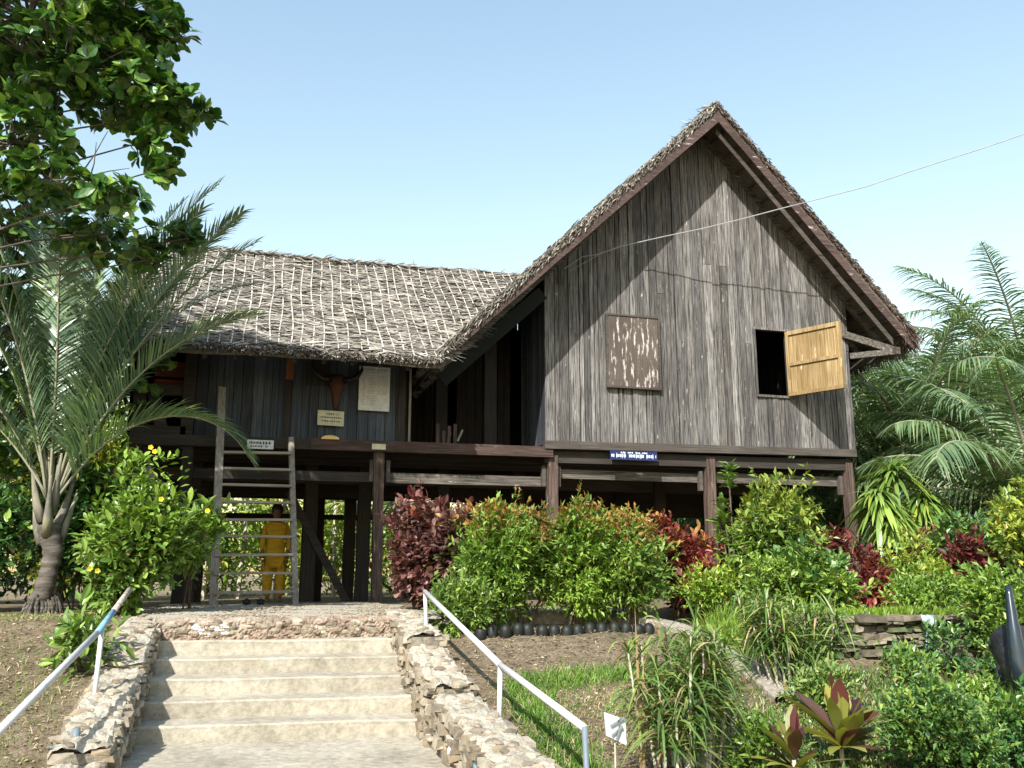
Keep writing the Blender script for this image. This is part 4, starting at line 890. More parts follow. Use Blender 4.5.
shrub('crimson_shrub', 'crimson shrub fading to green beside the round right-hand bush', 'shrub', (7.75, 8.5), .36, .3, .74, .02, 340, 7, .09, ('l_red', 'l_purple'), 154, (.4, .4), rd, 5, .36, small=False)
shrub('young_tree', 'tall loose yellow-green shrub with thin trunks in front of the house', 'shrub', (5.45, 8.7), .52, .45, 1.32, .35, 900, 8, .07, ('l_mid', 'l_yellow'), 160, (.15, .6), None, 7, .42, lumps=11, stemr=.014)
shrub('leafy_shrub', 'mid green shrub at the foot of the tall yellow-green shrub', 'shrub', (5.6, 8.1), .42, .3, .52, .02, 460, 8, .075, ('l_mid', 'l_dark'), 161, (.3, .5), None, 5, .48, small=False)
shrub('leafy_shrub', 'small yellow-green shrub growing between two crimson shrubs', 'shrub', (7.15, 8.4), .36, .3, .46, .02, 420, 8, .06, ('l_bright', 'l_yellow'), 162, (.2, .6), None, 4)
shrub('leafy_shrub', 'fine yellow-green shrub beneath the bronze shrub by the third post', 'shrub', (4.85, 8.9), .36, .3, .6, .02, 460, 8, .05, ('l_bright', 'l_yellow'), 163, (.2, .5), None, 5)
# tall tufted stems against the floor beam
g = rng(170)
def tufts(name, label, x, y, heads, mats, seed, lf=.13):
    g = rng(seed); z = float(ground(x, y)); t = thing(name, label, 'plant', (x, y, z)); m = MB(); s_ = MB()
    for (dx, dy, hz, n_) in heads:
        c = np.array([x + dx, y + dy, z + hz]); s_.tube([(x, y, z - .05), (x + dx * .5, y + dy * .5, z + hz * .5), tuple(c)], [.014, .011, .007], 6)
        P2 = np.tile(c, (n_, 1)) + np.array([0, 0, -1]) * g.uniform(0, .28, n_)[:, None]; d = clump_dirs(g, n_, .5)
        m.leaves(P2, d, nrm(g.normal(0, .25, (n_, 3)) + [0, 0, 1]), lf * g.uniform(.6, 1.2, n_), lf * .36, droop=.3, mi=0)
    m.build('foliage', [M[k] for k in mats], t); s_.build('stem', M['twig'], t)
tufts('tufted_plant', 'tall bare-stemmed plant with one leafy tuft reaching the floor beam', 5.3, 9.3, [(-.03, 0, 1.62, 60), (-.1, .05, 1.22, 60), (-.12, .1, 1.0, 45)], ['l_mid'], 171, .15)
tufts('tufted_plant', 'pale-leaved plant with two high tufts beside the tall bare-stemmed one', 5.85, 9.5, [(.05, 0, 1.5, 34), (-.2, 0, 1.3, 60), (.0, .1, 1.22, 60)], ['l_yellow'], 172, .13)
# broad dracaena and hanging one behind the post
rosette_plant('dracaena', 'broad dracaena with long drooping green leaves by the end post', 'plant', 9.3, 11.6,
    [(.1, 0, 1.9, 150, .62, .06, (.3, 1.4), .7, (.97, .03)), (-.3, -.1, 1.5, 140, .58, .06, (.0, 1.2), .8, (.97, .03)), (.5, -.1, 1.5, 140, .58, .06, (.0, 1.2), .85, (.97, .03)), (-.1, -.2, 1.2, 130, .55, .06, (-.1, 1.1), .8, (.97, .03)), (.3, -.3, .9, 90, .55, .06, (-.1, 1.1), .8, (.97, .03))], ['l_mid', 'l_yellow'], 180, caner=.03)
rosette_plant('dracaena', 'narrow hanging dracaena in the dark between the last two posts', 'plant', 9.2, 14.2, [(0, 0, 1.75, 60, .9, .035, (.0, 1.3), .95, None), (.2, 0, 1.3, 40, .8, .035, (-.1, 1.2), 1.0, None)], ['l_mid'], 181, caner=.03)
shrub('leafy_shrub', 'pale green spreading shrub over the top edge of the stone retaining wall', 'shrub', (6.6, 7.75), .42, .22, .34, .0, 330, 8, .05, ('l_bright', 'l_mid'), 164, (.2, .5), None, 5)
shrub('leafy_shrub', 'loose olive shrub at the kerb bend behind the lime groundcover', 'shrub', (5.1, 8.15), .35, .25, .62, .02, 420, 8, .05, ('l_mid', 'l_bright'), 165, (.2, .5), None, 5)
shrub('leafy_shrub', 'broad dull green shrub between the statue and the stone wall plants', 'shrub', (6.4, 6.4), .36, .25, .34, .0, 320, 8, .055, ('l_dark', 'l_mid'), 166, (.1, .5), None, 6)
shrub('leafy_shrub', 'low spreading shrub below the statue at the far edge of the bed', 'shrub', (5.0, 5.6), .4, .25, .32, .0, 420, 8, .045, ('l_mid', 'l_bright'), 167, (.1, .5), None, 6)
shrub('leafy_shrub', 'low green shrub closing the lower end of the curved kerb', 'shrub', (4.02, 6.0), .26, .2, .26, .0, 260, 8, .045, ('l_mid', 'l_olive'), 168, (.1, .5), None, 4)
shrub('leafy_shrub', 'small weedy green shrub between the cane clumps and the cordylines', 'shrub', (2.98, 5.0), .16, .16, .3, .0, 160, 8, .045, ('l_mid', 'l_bright'), 169, (.1, .5), None, 4)
shrub('leafy_shrub', 'yellow-green shrub wedged between the two largest crimson shrubs', 'shrub', (7.25, 9.0), .3, .25, .72, .02, 360, 8, .055, ('l_bright', 'l_yellow'), 173, (.2, .6), None, 4)
# right bushes
shrub('round_bush', 'big yellow-green bush at the right edge below the oil palms', 'bush', (8.5, 7.95), .85, .6, 1.32, .0, 1500, 9, .07, ('l_mid', 'l_yellow'), 190, (.0, .55), None, 6, .5, lumps=12)
shrub('round_bush', 'darker bush behind the crimson shrub at the right', 'bush', (8.6, 9.4), .7, .5, 1.15, .0, 900, 9, .08, ('l_dark', 'l_mid'), 191, (.2, .5), None, 5, .5)
shrub('round_bush', 'bright bush just behind the buffalo statue', 'bush', (6.75, 6.9), .6, .4, .95, .0, 800, 9, .06, ('l_mid', 'l_bright'), 192, (.1, .5), None, 5, .5)
shrub('round_bush', 'clipped dense dark green dome bush at the bottom right', 'bush', (4.05, 4.76), .40, .36, .56, -.05, 1900, 9, .034, ('l_dark', 'l_mid'), 193, (-.2, .5), None, 5, .5, lumps=4)
shrub('creeper_bush', 'leggy green creeper spilling over the stone wall below the statue', 'bush', (5.95, 6.85), .22, .2, .42, .0, 110, 8, .055, ('l_dark', 'l_mid'), 194, (.2, .4), None, 8)
shrub('creeper_bush', 'low mixed green undergrowth in front of the statue', 'bush', (4.85, 5.0), .3, .22, .44, .0, 420, 8, .05, ('l_dark', 'l_mid'), 195, (.2, .4), None, 8)
shrub('creeper_bush', 'low leafy undergrowth between the dome bush and the stone wall', 'bush', (5.2, 6.5), .3, .2, .22, .0, 160, 8, .05, ('l_mid', 'l_dark'), 196, (.2, .4), None, 8)

def strap_clump(name, label, x, y, stalks, mats, seed, spread=.3, ln=.42, wd=.022, group=None, h=(.5, 1.0), dry=.15, per=16, bend=.7):
    """clump of thin canes, each topped by narrow arching leaves"""
    g = rng(seed); z = float(ground(x, y)); t = thing(name, label, 'plant', (x, y, z), group); m = MB(); s_ = MB()
    for k in range(stalks):
        a = g.uniform(0, 6.28); r_ = spread * g.uniform(.1, .6) ; b0 = np.array([x + r_ * math.cos(a), y + r_ * math.sin(a), z - .03]); hz = g.uniform(*h)
        c = b0 + np.array([math.cos(a) * spread * .35 + g.normal(0, .03), math.sin(a) * spread * .35, hz]); s_.tube([b0, (b0 + c) / 2 + g.normal(0, .012, 3), c], [.009, .008, .005], 5)
        n_ = per; cc = c[None] - (c - b0)[None] * g.uniform(0, .55, n_)[:, None]
        az = g.uniform(0, 6.283, n_); el = g.uniform(.2, 1.35, n_); d = np.stack([np.cos(el) * np.cos(az), np.cos(el) * np.sin(az), np.sin(el)], -1)
        isdry = g.random(n_) < dry
        for mi_, mk in ((0, ~isdry), (1, isdry)):
            if mk.any(): m.blades(cc[mk], d[mk], np.cross(d[mk], [0, 0, 1]) + g.normal(0, .2, (mk.sum(), 3)), ln * g.uniform(.55, 1.15, mk.sum()), wd * g.uniform(.7, 1.2, mk.sum()), bend * g.uniform(.4, 1.5, mk.sum()), 6, mi_)
    m.build('foliage', [M[k] for k in mats], t); s_.build('stem', M['cane'], t); return t
sg = 'grassy cane clumps in the front bed'
strap_clump('cane_clump', 'tall grassy cane clump with dry brown stalks right of the plant sign', 2.36, 5.0, 13, ['l_olive', 'l_dryleaf'], 200, .24, .32, .017, sg, (.5, .95), .12, 62)
strap_clump('cane_clump', 'bushy grassy cane clump in the middle of the front bed', 2.66, 5.2, 17, ['l_olive', 'l_dryleaf'], 201, .3, .32, .017, sg, (.5, .92), .07, 66)
strap_clump('cane_clump', 'thin grassy cane clump leaning over the curved kerb', 2.98, 5.3, 6, ['l_olive', 'l_dryleaf'], 202, .22, .26, .016, sg, (.3, .55), .1, 34)
strap_clump('cane_clump', 'dense grassy clump in front of the stone retaining wall beyond the kerb', 4.3, 6.75, 22, ['l_olive', 'l_dryleaf'], 203, .42, .34, .018, sg, (.35, .74), .05, 66)
strap_clump('cane_clump', 'small dark grassy clump on top of the kerb by the lime groundcover', 3.55, 6.7, 6, ['l_olive', 'l_dryleaf'], 204, .22, .28, .016, sg, (.25, .5), .08, 46)
m = MB(); g = rng(205); s_ = []
t = thing('tall_grass_stalk', 'single tall bleached stalk standing above the cane clump beside the plant sign', 'plant', (2.2, 5.0, -.85))
m.blades(np.array([(2.2, 5.0, -.85)] * 4), np.array([(-.02, 0, 1), (.03, 0, 1), (-.05, .03, 1), (.02, .03, 1.)]), np.array([(1., .2, 0)] * 4), [1.05, .85, .6, .5], [.022, .02, .016, .014], [.0, .0, .02, .05], 8)
m.build('foliage', [M['l_dryleaf']], t)
pB = np.interp(np.linspace(0, 1, 7), [0, .3, .65, 1], [.25, .8, 1, .05])
def cordyline(label, x, y, hz, n_, ln, seed, mis=(.55, .45), wd=.085):
    g = rng(seed); z = float(ground(x, y)); t = thing('cordyline', label, 'plant', (x, y, z), 'broad leaved cordylines in the front bed'); m = MB()
    c = np.array([x, y, z + hz])
    for q in range(2): rosette(m, c - [0, 0, .05 * q], n_, ln * (1 - .1 * q), wd, g, (.75 - .5 * q, 1.5 - .45 * q), .25, 6, 0, list(mis), pB)
    m.build('foliage', [M['l_maroon'], M['l_cordy']], t); s = MB(); s.tube([(x, y, z - .05), tuple(c)], [.018, .012], 7); s.build('stem', M['cane'], t)
cordyline('tall bronze and yellow cordyline left of the dome bush', 3.60, 5.14, .16, 22, .52, 210, (.42, .58), .095)
cordyline('small yellow-leaved cordyline in front of the tall bronze one', 3.02, 4.76, .2, 13, .38, 211, (.35, .65), .075)
cordyline('bronze cordyline with cream leaves at the bottom right corner', 4.62, 4.45, .22, 12, .34, 212, (.55, .45), .1)
cordyline('yellow strap-leaved cordyline beneath the buffalo statue', 4.55, 5.35, .12, 5, .34, 213, (.1, .9), .07)

# flowering shrub by the palm, with yellow trumpet flowers
t = shrub('flowering_shrub', 'leafy green shrub with a few yellow trumpet flowers beside the palm', 'shrub', (-1.12, 9.85), .55, .5, 1.16, .05, 1250, 8, .085, ('l_mid', 'l_bright'), 220, (.25, .5), None, 7, .42, small=False, lumps=12)
g = rng(221)
for (x_, y_, z_) in ((-1.0, 9.5, 1.62), (-.96, 9.5, 1.58), (-1.35, 9.3, .42), (-1.42, 9.32, .44), (-.42, 9.4, 1.0), (-.85, 9.35, 1.1)):
    m = MB()
    for k in range(5):
        a = k * 1.2566; m.leaves([(x_, y_, z_)], [(math.cos(a) * .8, -.5, math.sin(a) * .8)], [(0, -1, .2)], .028, .03, mi=0)
    m.build('flower', [M['l_flower']], t)
m = MB(); P_ = rng(222); n_ = 420; c_ = np.array([-1.1, 9.8, 1.2]); pos = c_ + np.stack([P_.normal(0, .2, n_), P_.normal(0, .12, n_), P_.uniform(-.55, .38, n_)], -1)
m.leaves(pos, clump_dirs(P_, n_, .4), nrm(P_.normal(0, .3, (n_, 3)) + [0, 0, 1]), .1, .042, mi=0); m.build('upper_foliage', [M['l_bright']], t)
shrub('leafy_shrub', 'thin-leaved green shoots in front of the ladder foot on the palm side', 'shrub', (-.62, 10.8), .34, .3, 1.2, .45, 300, 8, .09, ('l_bright', 'l_mid'), 223, (.3, .5), None, 5, .3, small=False)
shrub('leafy_shrub', 'small weedy plant at the end of the dry bank handrail', 'shrub', (-1.12, 7.6), .2, .25, .42, .0, 90, 7, .09, ('l_mid', 'l_bright'), 224, (.3, .5), None, 4, .32, small=False)
shrub('dark_bush', 'dark shaded bush at the left edge beside the palm trunk', 'bush', (-3.0, 10.8), .9, .5, 1.25, .0, 900, 8, .1, ('l_dark', 'l_mid'), 225, (.5, .3), None, 6, .4, small=False, lumps=10)
shrub('dark_bush', 'low dark bush behind the flowering shrub', 'bush', (-2.0, 11.9), .8, .5, 1.9, .0, 900, 8, .1, ('l_dark', 'l_yellow'), 226, (.3, .25), None, 6, .4, small=False, lumps=10)

# ---- palms
def frond(m, st_, base, az, el, L_, droop, nl, ll, lw, g, vee=.35, lbend=.35, bare=.15, r0=.03, twist=0., fwk=0.):
    t = np.linspace(0, 1, 24); ang = el - droop * t ** 1.6; ds = L_ / 23
    hx = np.concatenate([[0], np.cumsum(np.cos(ang[:-1]) * ds)]); hz = np.concatenate([[0], np.cumsum(np.sin(ang[:-1]) * ds)])
    a2 = az + twist * t ** 2; P = np.array(base)[None] + np.stack([hx * np.cos(a2), hx * np.sin(a2), hz], -1)
    st_.tube(P, r0 * (1 - .88 * t) + .003, 6)
    s_ = np.linspace(bare, .995, nl); s_ = np.repeat(s_, 2) + g.uniform(-.004, .004, 2 * nl); s_ = np.clip(s_, 0, 1)
    C_ = np.stack([np.interp(s_, t, P[:, k]) for k in range(3)], -1)
    T = nrm(np.gradient(P, axis=0)); Tt = nrm(np.stack([np.interp(s_, t, T[:, k]) for k in range(3)], -1))
    sd_ = nrm(np.cross(Tt, [0, 0, 1])); up = np.cross(sd_, Tt); sg_ = np.tile([1, -1], nl)[:, None]
    fw_ = np.interp(s_, [0, .6, 1], [.45, .75, 1.6])[:, None] + fwk
    d = nrm(sd_ * sg_ + Tt * fw_ + up * vee + g.normal(0, .07, (2 * nl, 3)))
    l_ = ll * np.interp(s_, [0, .15, .5, .85, 1], [.45, .85, 1, .7, .3]) * g.uniform(.88, 1.08, 2 * nl)
    sw = np.cross(d, up + g.normal(0, .2, (2 * nl, 3)))
    m.blades(C_, d, nrm(sw), l_, lw, lbend * g.uniform(.6, 1.4, 2 * nl), 4, 0, prof=np.array([.6, 1, .85, .5, .05]))
def palm(name, label, cat, base, crown_z, specs, ll, lw, nl, leafm, seed, trunkf, group=None, **kw):
    g = rng(seed); t = thing(name, label, cat, base, group); trunkf(t)
    for k, (az, el, L_, dr) in enumerate(specs):
        m = MB(); r_ = kw.get('ring', .05); b0 = (base[0] + r_ * math.cos(az) + kw.get('lean', 0), base[1] + r_ * math.sin(az), base[2] + crown_z + g.uniform(-.06, .06))
        s = MB(); frond(m, s, b0, az, el, L_, dr, nl, ll, lw, g, kw.get('vee', .35), kw.get('lb', .35), kw.get('bare', .15), kw.get('r0', .03), g.uniform(-.25, .25), kw.get('fw', 0.))
        fr_ = m.build('frond', [M[leafm]], t); st2 = s.build('stalk', M['petiole'], None, True); st2.parent = fr_
    return t
def tri_trunk(t):
    m = MB(); P = [(-2.05, 10.4, -.15), (-2.04, 10.4, .05), (-1.98, 10.4, .35), (-1.95, 10.4, .6), (-2.02, 10.4, .9)]
    zs = np.linspace(0, 1, 40); C_ = np.array([np.interp(zs, np.linspace(0, 1, 5), [p[k] for p in P]) for k in range(3)]).T
    r_ = np.interp(zs, [0, .12, .3, .6, .8, 1], [.19, .13, .10, .09, .10, .11]) * (1 + .05 * np.sign(np.sin(zs * 60))); m.tube(C_, r_, 16); m.build('trunk', M['palmtrunk'], t, True)
    m = MB(); g = rng(3)
    for k in range(70):
        a = g.uniform(0, 6.28); r0 = g.uniform(.1, .15); r1 = r0 + g.uniform(.03, .1); z = g.uniform(.04, .2); c_ = np.array([-2.0, 10.4, 0]); d = np.array([math.cos(a), math.sin(a), 0]); d2 = np.array([math.cos(a + g.normal(0, .2)), math.sin(a + g.normal(0, .2)), 0])
        m.tube([c_ + d * r0 + [0, 0, z], c_ + d * (r0 + r1) / 2 + [0, 0, z * .5], c_ + d2 * r1 + [0, 0, -.04]], [.012, .012, .007], 5)
    m.build('roots', M['palmtrunk'], t)
    for k in range(6):       # old leaf bases flaring outwards
        a = k * 2.2 + .4; z = .62 + k * .075; m = MB(); c = np.array([-2.02, 10.4, z]); d = np.array([math.cos(a), math.sin(a), 0])
        m.tube([c + d * .07, c + d * .14 + [0, 0, .18], c + d * .2 + [0, 0, .42], c + d * .24 + [0, 0, .62]], [.05, .045, .022, .01], 8); m.build('leaf_base', M['sheath'], t, True)
sp = []; g = rng(230)
for az, el, L_, dr in ((-.3, 1.22, 3.5, .6), (-.25, 1.02, 2.45, 2.2), (.2, 1.36, 3.7, .7), (-.25, 1.18, 3.0, 1.2), (1.3, 1.5, 3.8, .4), (-.2, 1.42, 3.9, .6), (2.2, 1.42, 3.8, .6), (3.0, 1.4, 3.8, .5), (-.6, 1.34, 3.4, .8),
                       (2.85, 1.25, 3.5, .8), (2.9, 1.1, 3.2, 1.3), (2.4, 1.3, 3.5, .8), (3.4, 1.36, 3.7, .6), (.7, 1.34, 3.4, .8), (1.9, 1.38, 3.7, .6), (-1.9, 1.5, 3.6, .35), (.0, 1.3, 3.3, 1.0), (3.2, 1.0, 2.8, 1.6), (-.35, 1.3, 3.7, .9), (.5, 1.45, 3.9, .5), (2.6, 1.47, 3.9, .4)):
    sp.append((az, el, L_, dr))
palm('palm_tree', 'silvery green palm with arching fronds and a short swollen trunk', 'palm', (-2.02, 10.4, .0), 1.2, sp, .6, .021, 110, 'l_palm', 231, tri_trunk, ring=.05, vee=.55, lb=.3, bare=.12, r0=.013, fw=.5)
def oil_trunk_at(b, h):
    def f(t):
        m = MB(); m.tube([(b[0], b[1], b[2] - .2), (b[0], b[1], b[2] + h * .5), (b[0], b[1], b[2] + h)], [.32, .3, .34], 12); g = rng(int(b[0] * 9))
        for k in range(60): a = k * 2.4; z = b[2] + h * k / 60; d = np.array([math.cos(a), math.sin(a), 0]); c = np.array([b[0], b[1], z]); m.tube([c + d * .25, c + d * .4 + [0, 0, .12]], [.07, .03], 5)
        m.build('trunk', M['bark'], t)
    return f
og = 'oil palms behind the house'
for k, (b, cz, n_, L0, lb) in enumerate((((13.4, 15.8, -.1), 2.7, 56, 3.9, 'oil palm nearest the gable eave with drooping fronds'),
                                         ((17.6, 16.6, -.1), 3.9, 50, 5.0, 'tallest oil palm with upright fronds against the sky'),
                                         ((12.6, 12.0, -.1), 1.5, 28, 3.4, 'low oil palm at the right behind the yellow-green bush'),
                                         ((13.6, 20.0, -.1), 2.6, 36, 4.3, 'distant oil palm half hidden behind the gable eave'), ((15.8, 18.5, -.1), 3.0, 44, 4.6, 'oil palm filling the gap between the nearest and the tallest one'), ((11.6, 16.6, -.1), .9, 22, 2.6, 'stemless oil palm close behind the end post'))):
    g = rng(240 + k); sp = []
    for q in range(n_):
        f_ = q / n_; az = q * 2.399 + .3; el = 1.45 - 1.25 * f_ + g.uniform(-.1, .1); sp.append((az, el, L0 * g.uniform(.85, 1.08), 1.1 + .6 * f_ + g.uniform(0, .3)))
    palm('oil_palm', lb, 'palm', b, cz, sp, .95, .04, 60, 'l_oil', 250 + k, oil_trunk_at(b, cz), og, ring=.2, vee=.1, lb=.6, bare=.12, r0=.045)
def thin_trunk_at(b, h):
    def f(t): m = MB(); m.tube([(b[0], b[1], b[2] - .1), (b[0], b[1], b[2] + h)], [.1, .07], 8); m.build('trunk', M['petiole'], t)
    return f
palm('young_palm', 'young palm with drooping yellow fronds seen under the house floor', 'palm', (2.75, 20.6, -.15), 1.55, [(a, .9, 1.9, 2.4) for a in (0, 1.1, 2.1, 3.2, 4.1, 5.0, 5.7)], .55, .04, 26, 'l_yellow', 260, thin_trunk_at((2.75, 20.6, -.15), 1.5), ring=.03, vee=0, lb=.6)

# ---- big tree top left
tr = thing('broadleaf_tree', 'big broadleaf tree with glossy rounded leaves overhanging the palm', 'tree', (-4.6, 9.6, 0)); g = rng(270)
lobes = [((-2.40,9.00,5.77),1.32,.72,200),((-1.68,9.00,5.95),.71,.48,70),((-1.22,8.80,5.62),.38,.30,26),((-2.03,8.80,5.15),1.02,.36,105),((-1.34,8.80,4.98),.48,.20,48),((-.87,8.80,4.90),.30,.15,17),
         ((-1.12,8.80,4.58),.28,.26,20),((-1.04,8.80,4.27),.18,.13,8),((-2.34,8.60,4.25),.6,.5,60),((-1.92,8.40,3.86),.5,.18,24),((-1.37,8.40,3.78),.26,.16,12),((-1.72,9.60,3.81),.69,.25,26),((-.80,9.40,3.80),.28,.1,9),
         ((-2.89,11.50,4.40),1.2,.7,110),((-2.88,11.50,3.34),.95,.95,110),((-2.05,12.6,3.30),.86,1.0,110),((-2.7,11.80,2.15),.93,.93,90),((-1.16,9.50,3.56),.26,.09,6),((-4.6,9.6,6.6),1.4,1.2,130),((-3.4,9.3,6.9),1.0,.6,60),((-4.3,9.5,4.6),1.3,1.1,110)]
m = MB(); br = MB(); wood = {}
trunk_top = np.array([-4.5, 9.6, 3.6])
for (c, rh, rv, n_) in lobes:
    c = np.array(c); D = nrm(g.normal(0, 1, (n_, 3))); rr = g.random(n_) ** .4
    P = c + D * rr[:, None] * np.array([rh, rh * .9, rv])
    tt_ = np.array([-4.5, 9.6, min(max(c[2] - .7, 2.6), 5.6)]); ww = [tt_ + (c - tt_) * q for q in (0, .25, .5, .75, 1)]; ww = [p_ + g.normal(0, .09, 3) * (0 < q_ < 4) - [0, 0, .12 * (q_ == 2)] for q_, p_ in enumerate(ww)]; br.tube(ww, [.018, .014, .011, .009, .006], 6)
    for p in P:
        if g.random() < .5: br.tube([c + (p - c) * .1, (c + p) / 2 + g.normal(0, .04, 3), p], [.011, .008, .005], 4)
        k_ = int(g.integers(8, 14)); tilt = nrm(D[0] * 0 + (p - c) / np.array([rh, rh, rv]) * .5 + np.array([0, 0, .6]) + g.normal(0, .35, 3))
        a = g.uniform(0, 6.283, k_); e1 = nrm(np.cross(tilt, [.3, .5, .2])); e2 = np.cross(tilt, e1)
        d = e1 * np.cos(a)[:, None] + e2 * np.sin(a)[:, None] + tilt * g.uniform(.05, .9, k_)[:, None]
        m.leaves(np.tile(p, (k_, 1)) + d * .015, d, np.tile(tilt, (k_, 1)) + g.normal(0, .2, (k_, 3)), g.uniform(.1, .175, k_), g.uniform(.075, .12, k_), .15, .2)
m.build('crown', [M['l_tree']], tr)
br.tube([(-4.7, 9.6, -.3), (-4.62, 9.6, 1.5), (-4.5, 9.6, 3.6), (-4.2, 9.6, 5.4), (-3.8, 9.6, 6.6)], [.24, .19, .16, .11, .06], 12)
for (a, b_) in (((-1.75, 8.6, 3.95), (-1.52, 8.6, 4.5)), ((-1.7, 8.6, 4.0), (-1.3, 8.6, 4.15)), ((-1.65, 8.6, 3.9), (-1.6, 8.55, 4.35))):
    br.tube([a, (np.array(a) + b_) / 2 + [.02, 0, .02], b_], [.008, .006, .003], 4)
br.build('trunk', [M['bark']], tr)

# ---- trees and thickets beyond the house
def bushy_tree(label, x, y, h, r_, seed, mats, n_=900, leaf=.22, group='trees and thickets beyond the house', low=.05, sm=True):
    g = rng(seed); z = float(ground(x, y)); t = thing('thicket_tree', label, 'tree', (x, y, z), group); m = MB(); s_ = MB()
    k_ = 9; cen = np.stack([x + g.uniform(-.6, .6, k_) * r_, y + g.uniform(-.5, .5, k_) * r_, z + h * g.uniform(.2, .85, k_)], -1); rr_ = g.uniform(.35, .6, k_) * r_
    pk = g.integers(k_, size=n_); D = nrm(g.normal(0, 1, (n_, 3))); P = cen[pk] + D * rr_[pk][:, None] * (g.random(n_) ** .35)[:, None]; P[:, 2] = np.maximum(P[:, 2], z + h * low)
    per = 8; P2 = np.repeat(P, per, 0) + g.normal(0, leaf * .6, (n_ * per, 3)); d = nrm(np.repeat(D, per, 0) * .5 + g.normal(0, .6, (n_ * per, 3)))
    m.leaves(P2, d, nrm(g.normal(0, .4, d.shape) + [0, 0, 1]), leaf * g.uniform(.6, 1.2, len(d)), leaf * .45, mi=0, small=True); m.build('crown', [M[mats]], t)
    for c in cen[:5]: s_.tube([(x, y, z - .1), tuple((c + [x, y, z]) / 2 + g.normal(0, .1, 3)), tuple(c)], [.07, .05, .02], 6)
    s_.build('trunk', [M['bark']], t)
tn = [(-2.9, 15.4, 4.6, 1.3, 'l_yellow', 'yellow-green tree between the palm and the balcony', .15), (-5.2, 17, 4.2, 2.2, 'l_dark', 'dark thicket tree left of the palm behind the balcony', .2), (-3.6, 20, 4.0, 2.2, 'l_mid', 'mid green tree beyond the balcony end of the house', .2),
      (-1.2, 24.5, 3.4, 1.9, 'l_bright', 'bright thicket tree seen under the floor behind the ladder', .16), (1.4, 25, 3.4, 1.9, 'l_yellow', 'yellow-green thicket tree seen under the floor behind the first bare posts', .16),
      (4.0, 25.5, 3.6, 2.0, 'l_bright', 'bright green thicket tree beyond the young yellow palm', .18), (6.6, 24.5, 3.6, 2.0, 'l_mid', 'mid green thicket tree under the floor behind the hedge shrubs', .18),
      (9.3, 24, 4.0, 2.2, 'l_mid', 'mid green thicket tree behind the third post', .2), (12.0, 24.5, 4.4, 2.4, 'l_dark', 'dark thicket tree behind the end post', .2),
      (16.0, 24, 4.6, 2.8, 'l_mid', 'tall thicket tree behind the nearest oil palm', .22), (20.5, 23, 4.8, 3.0, 'l_mid', 'tall thicket tree behind the tallest oil palm', .22),
      (11.9, 14.6, 1.7, 1.2, 'l_deep', 'low tree with deep shade put into its leaf colour under the nearest oil palm', .16), (15.6, 13.2, 2.0, 1.6, 'l_dark', 'dark low tree beside the low oil palm', .18),
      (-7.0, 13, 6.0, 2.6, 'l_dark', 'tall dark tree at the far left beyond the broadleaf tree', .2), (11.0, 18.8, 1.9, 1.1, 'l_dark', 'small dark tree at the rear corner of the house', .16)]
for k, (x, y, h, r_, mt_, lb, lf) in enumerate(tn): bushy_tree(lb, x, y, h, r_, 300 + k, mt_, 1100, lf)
# slim trunks and young trees seen under the floor
m = None
for k, (x, y, h) in enumerate(((.55, 20.3, 2.6), (1.9, 21.4, 2.8), (2.25, 21.8, 2.9), (-.2, 21, 2.6), (1.25, 22.3, 3.0), (3.35, 21.5, 2.6), (-.9, 20.5, 2.4), (4.9, 20.8, 2.6))):
    lb = ['slim pale trunk seen between the ladder and the first inner post', 'slim trunk between the two broad inner posts', 'slim trunk just left of the young yellow palm', 'slim trunk behind the yellow-clothed person', 'slim trunk behind the diagonal brace', 'slim trunk right of the young yellow palm', 'slim trunk behind the ladder rungs', 'slim trunk behind the purple bush'][k]
    t = thing('slim_tree', lb, 'tree', (x, y, -.15), 'slim trees behind the stilts'); g = rng(330 + k); s_ = MB(); s_.tube([(x, y, -.2), (x + g.uniform(-.1, .1), y, h * .5), (x + g.uniform(-.15, .15), y, h)], [.05, .045, .03], 7); s_.build('trunk', M['cane'], t)
    m = MB(); n_ = 260; P = np.stack([x + g.normal(0, .35, n_), y + g.normal(0, .3, n_), g.uniform(.1, h + .3, n_)], -1); m.leaves(P, clump_dirs(g, n_), nrm(g.normal(0, .4, (n_, 3)) + [0, 0, 1]), .24, .09, small=True); m.build('crown', [M['l_bright' if k % 2 else 'l_yellow']], t)

# ------------------------------------------------------------------ GROUND COVER (uncountable)
def grass(name, pts, n_, seed, mats, ln=(.08, .16), wd=.008, spread=.1, label=None, cat='grass', bend=.5, mis=None, lift=0):
    g = rng(seed); P = np.array(pts, float); k = g.integers(len(P) - 1, size=n_); f = g.random(n_)[:, None]; xy = P[k] * (1 - f) + P[k + 1] * f + g.normal(0, spread, (n_, 2))
    z = ground(xy[:, 0], xy[:, 1]) + lift; pos = np.concatenate([xy, z[:, None]], 1); d = nrm(g.normal(0, .45, (n_, 3)) + [0, 0, 1]); m = MB()
    sel = g.choice(len(mats), n_, p=mis) if mis else np.zeros(n_, int)
    for q in range(len(mats)):
        s_ = sel == q
        if s_.any(): m.blades(pos[s_], d[s_], nrm(g.normal(0, 1, (s_.sum(), 3)) * [1, 1, .1]), g.uniform(*ln, s_.sum()), wd, bend * g.uniform(.3, 1.6, s_.sum()), 3, q)
    return tag(m.build(name, [M[x] for x in mats]), label, cat, kind='stuff')
grass('grass', [(3.2, 7.15), (2.6, 7.1), (2.1, 6.9), (1.95, 6.3), (1.95, 5.6), (2.0, 5.0), (2.1, 4.7), (2.6, 4.55), (3.1, 4.5)], 11000, 400, ['l_grass', 'l_olive', 'straw'], (.05, .17), .007, .095, 'bright green grass edging strip around the garden bed', mis=[.7, .2, .1])
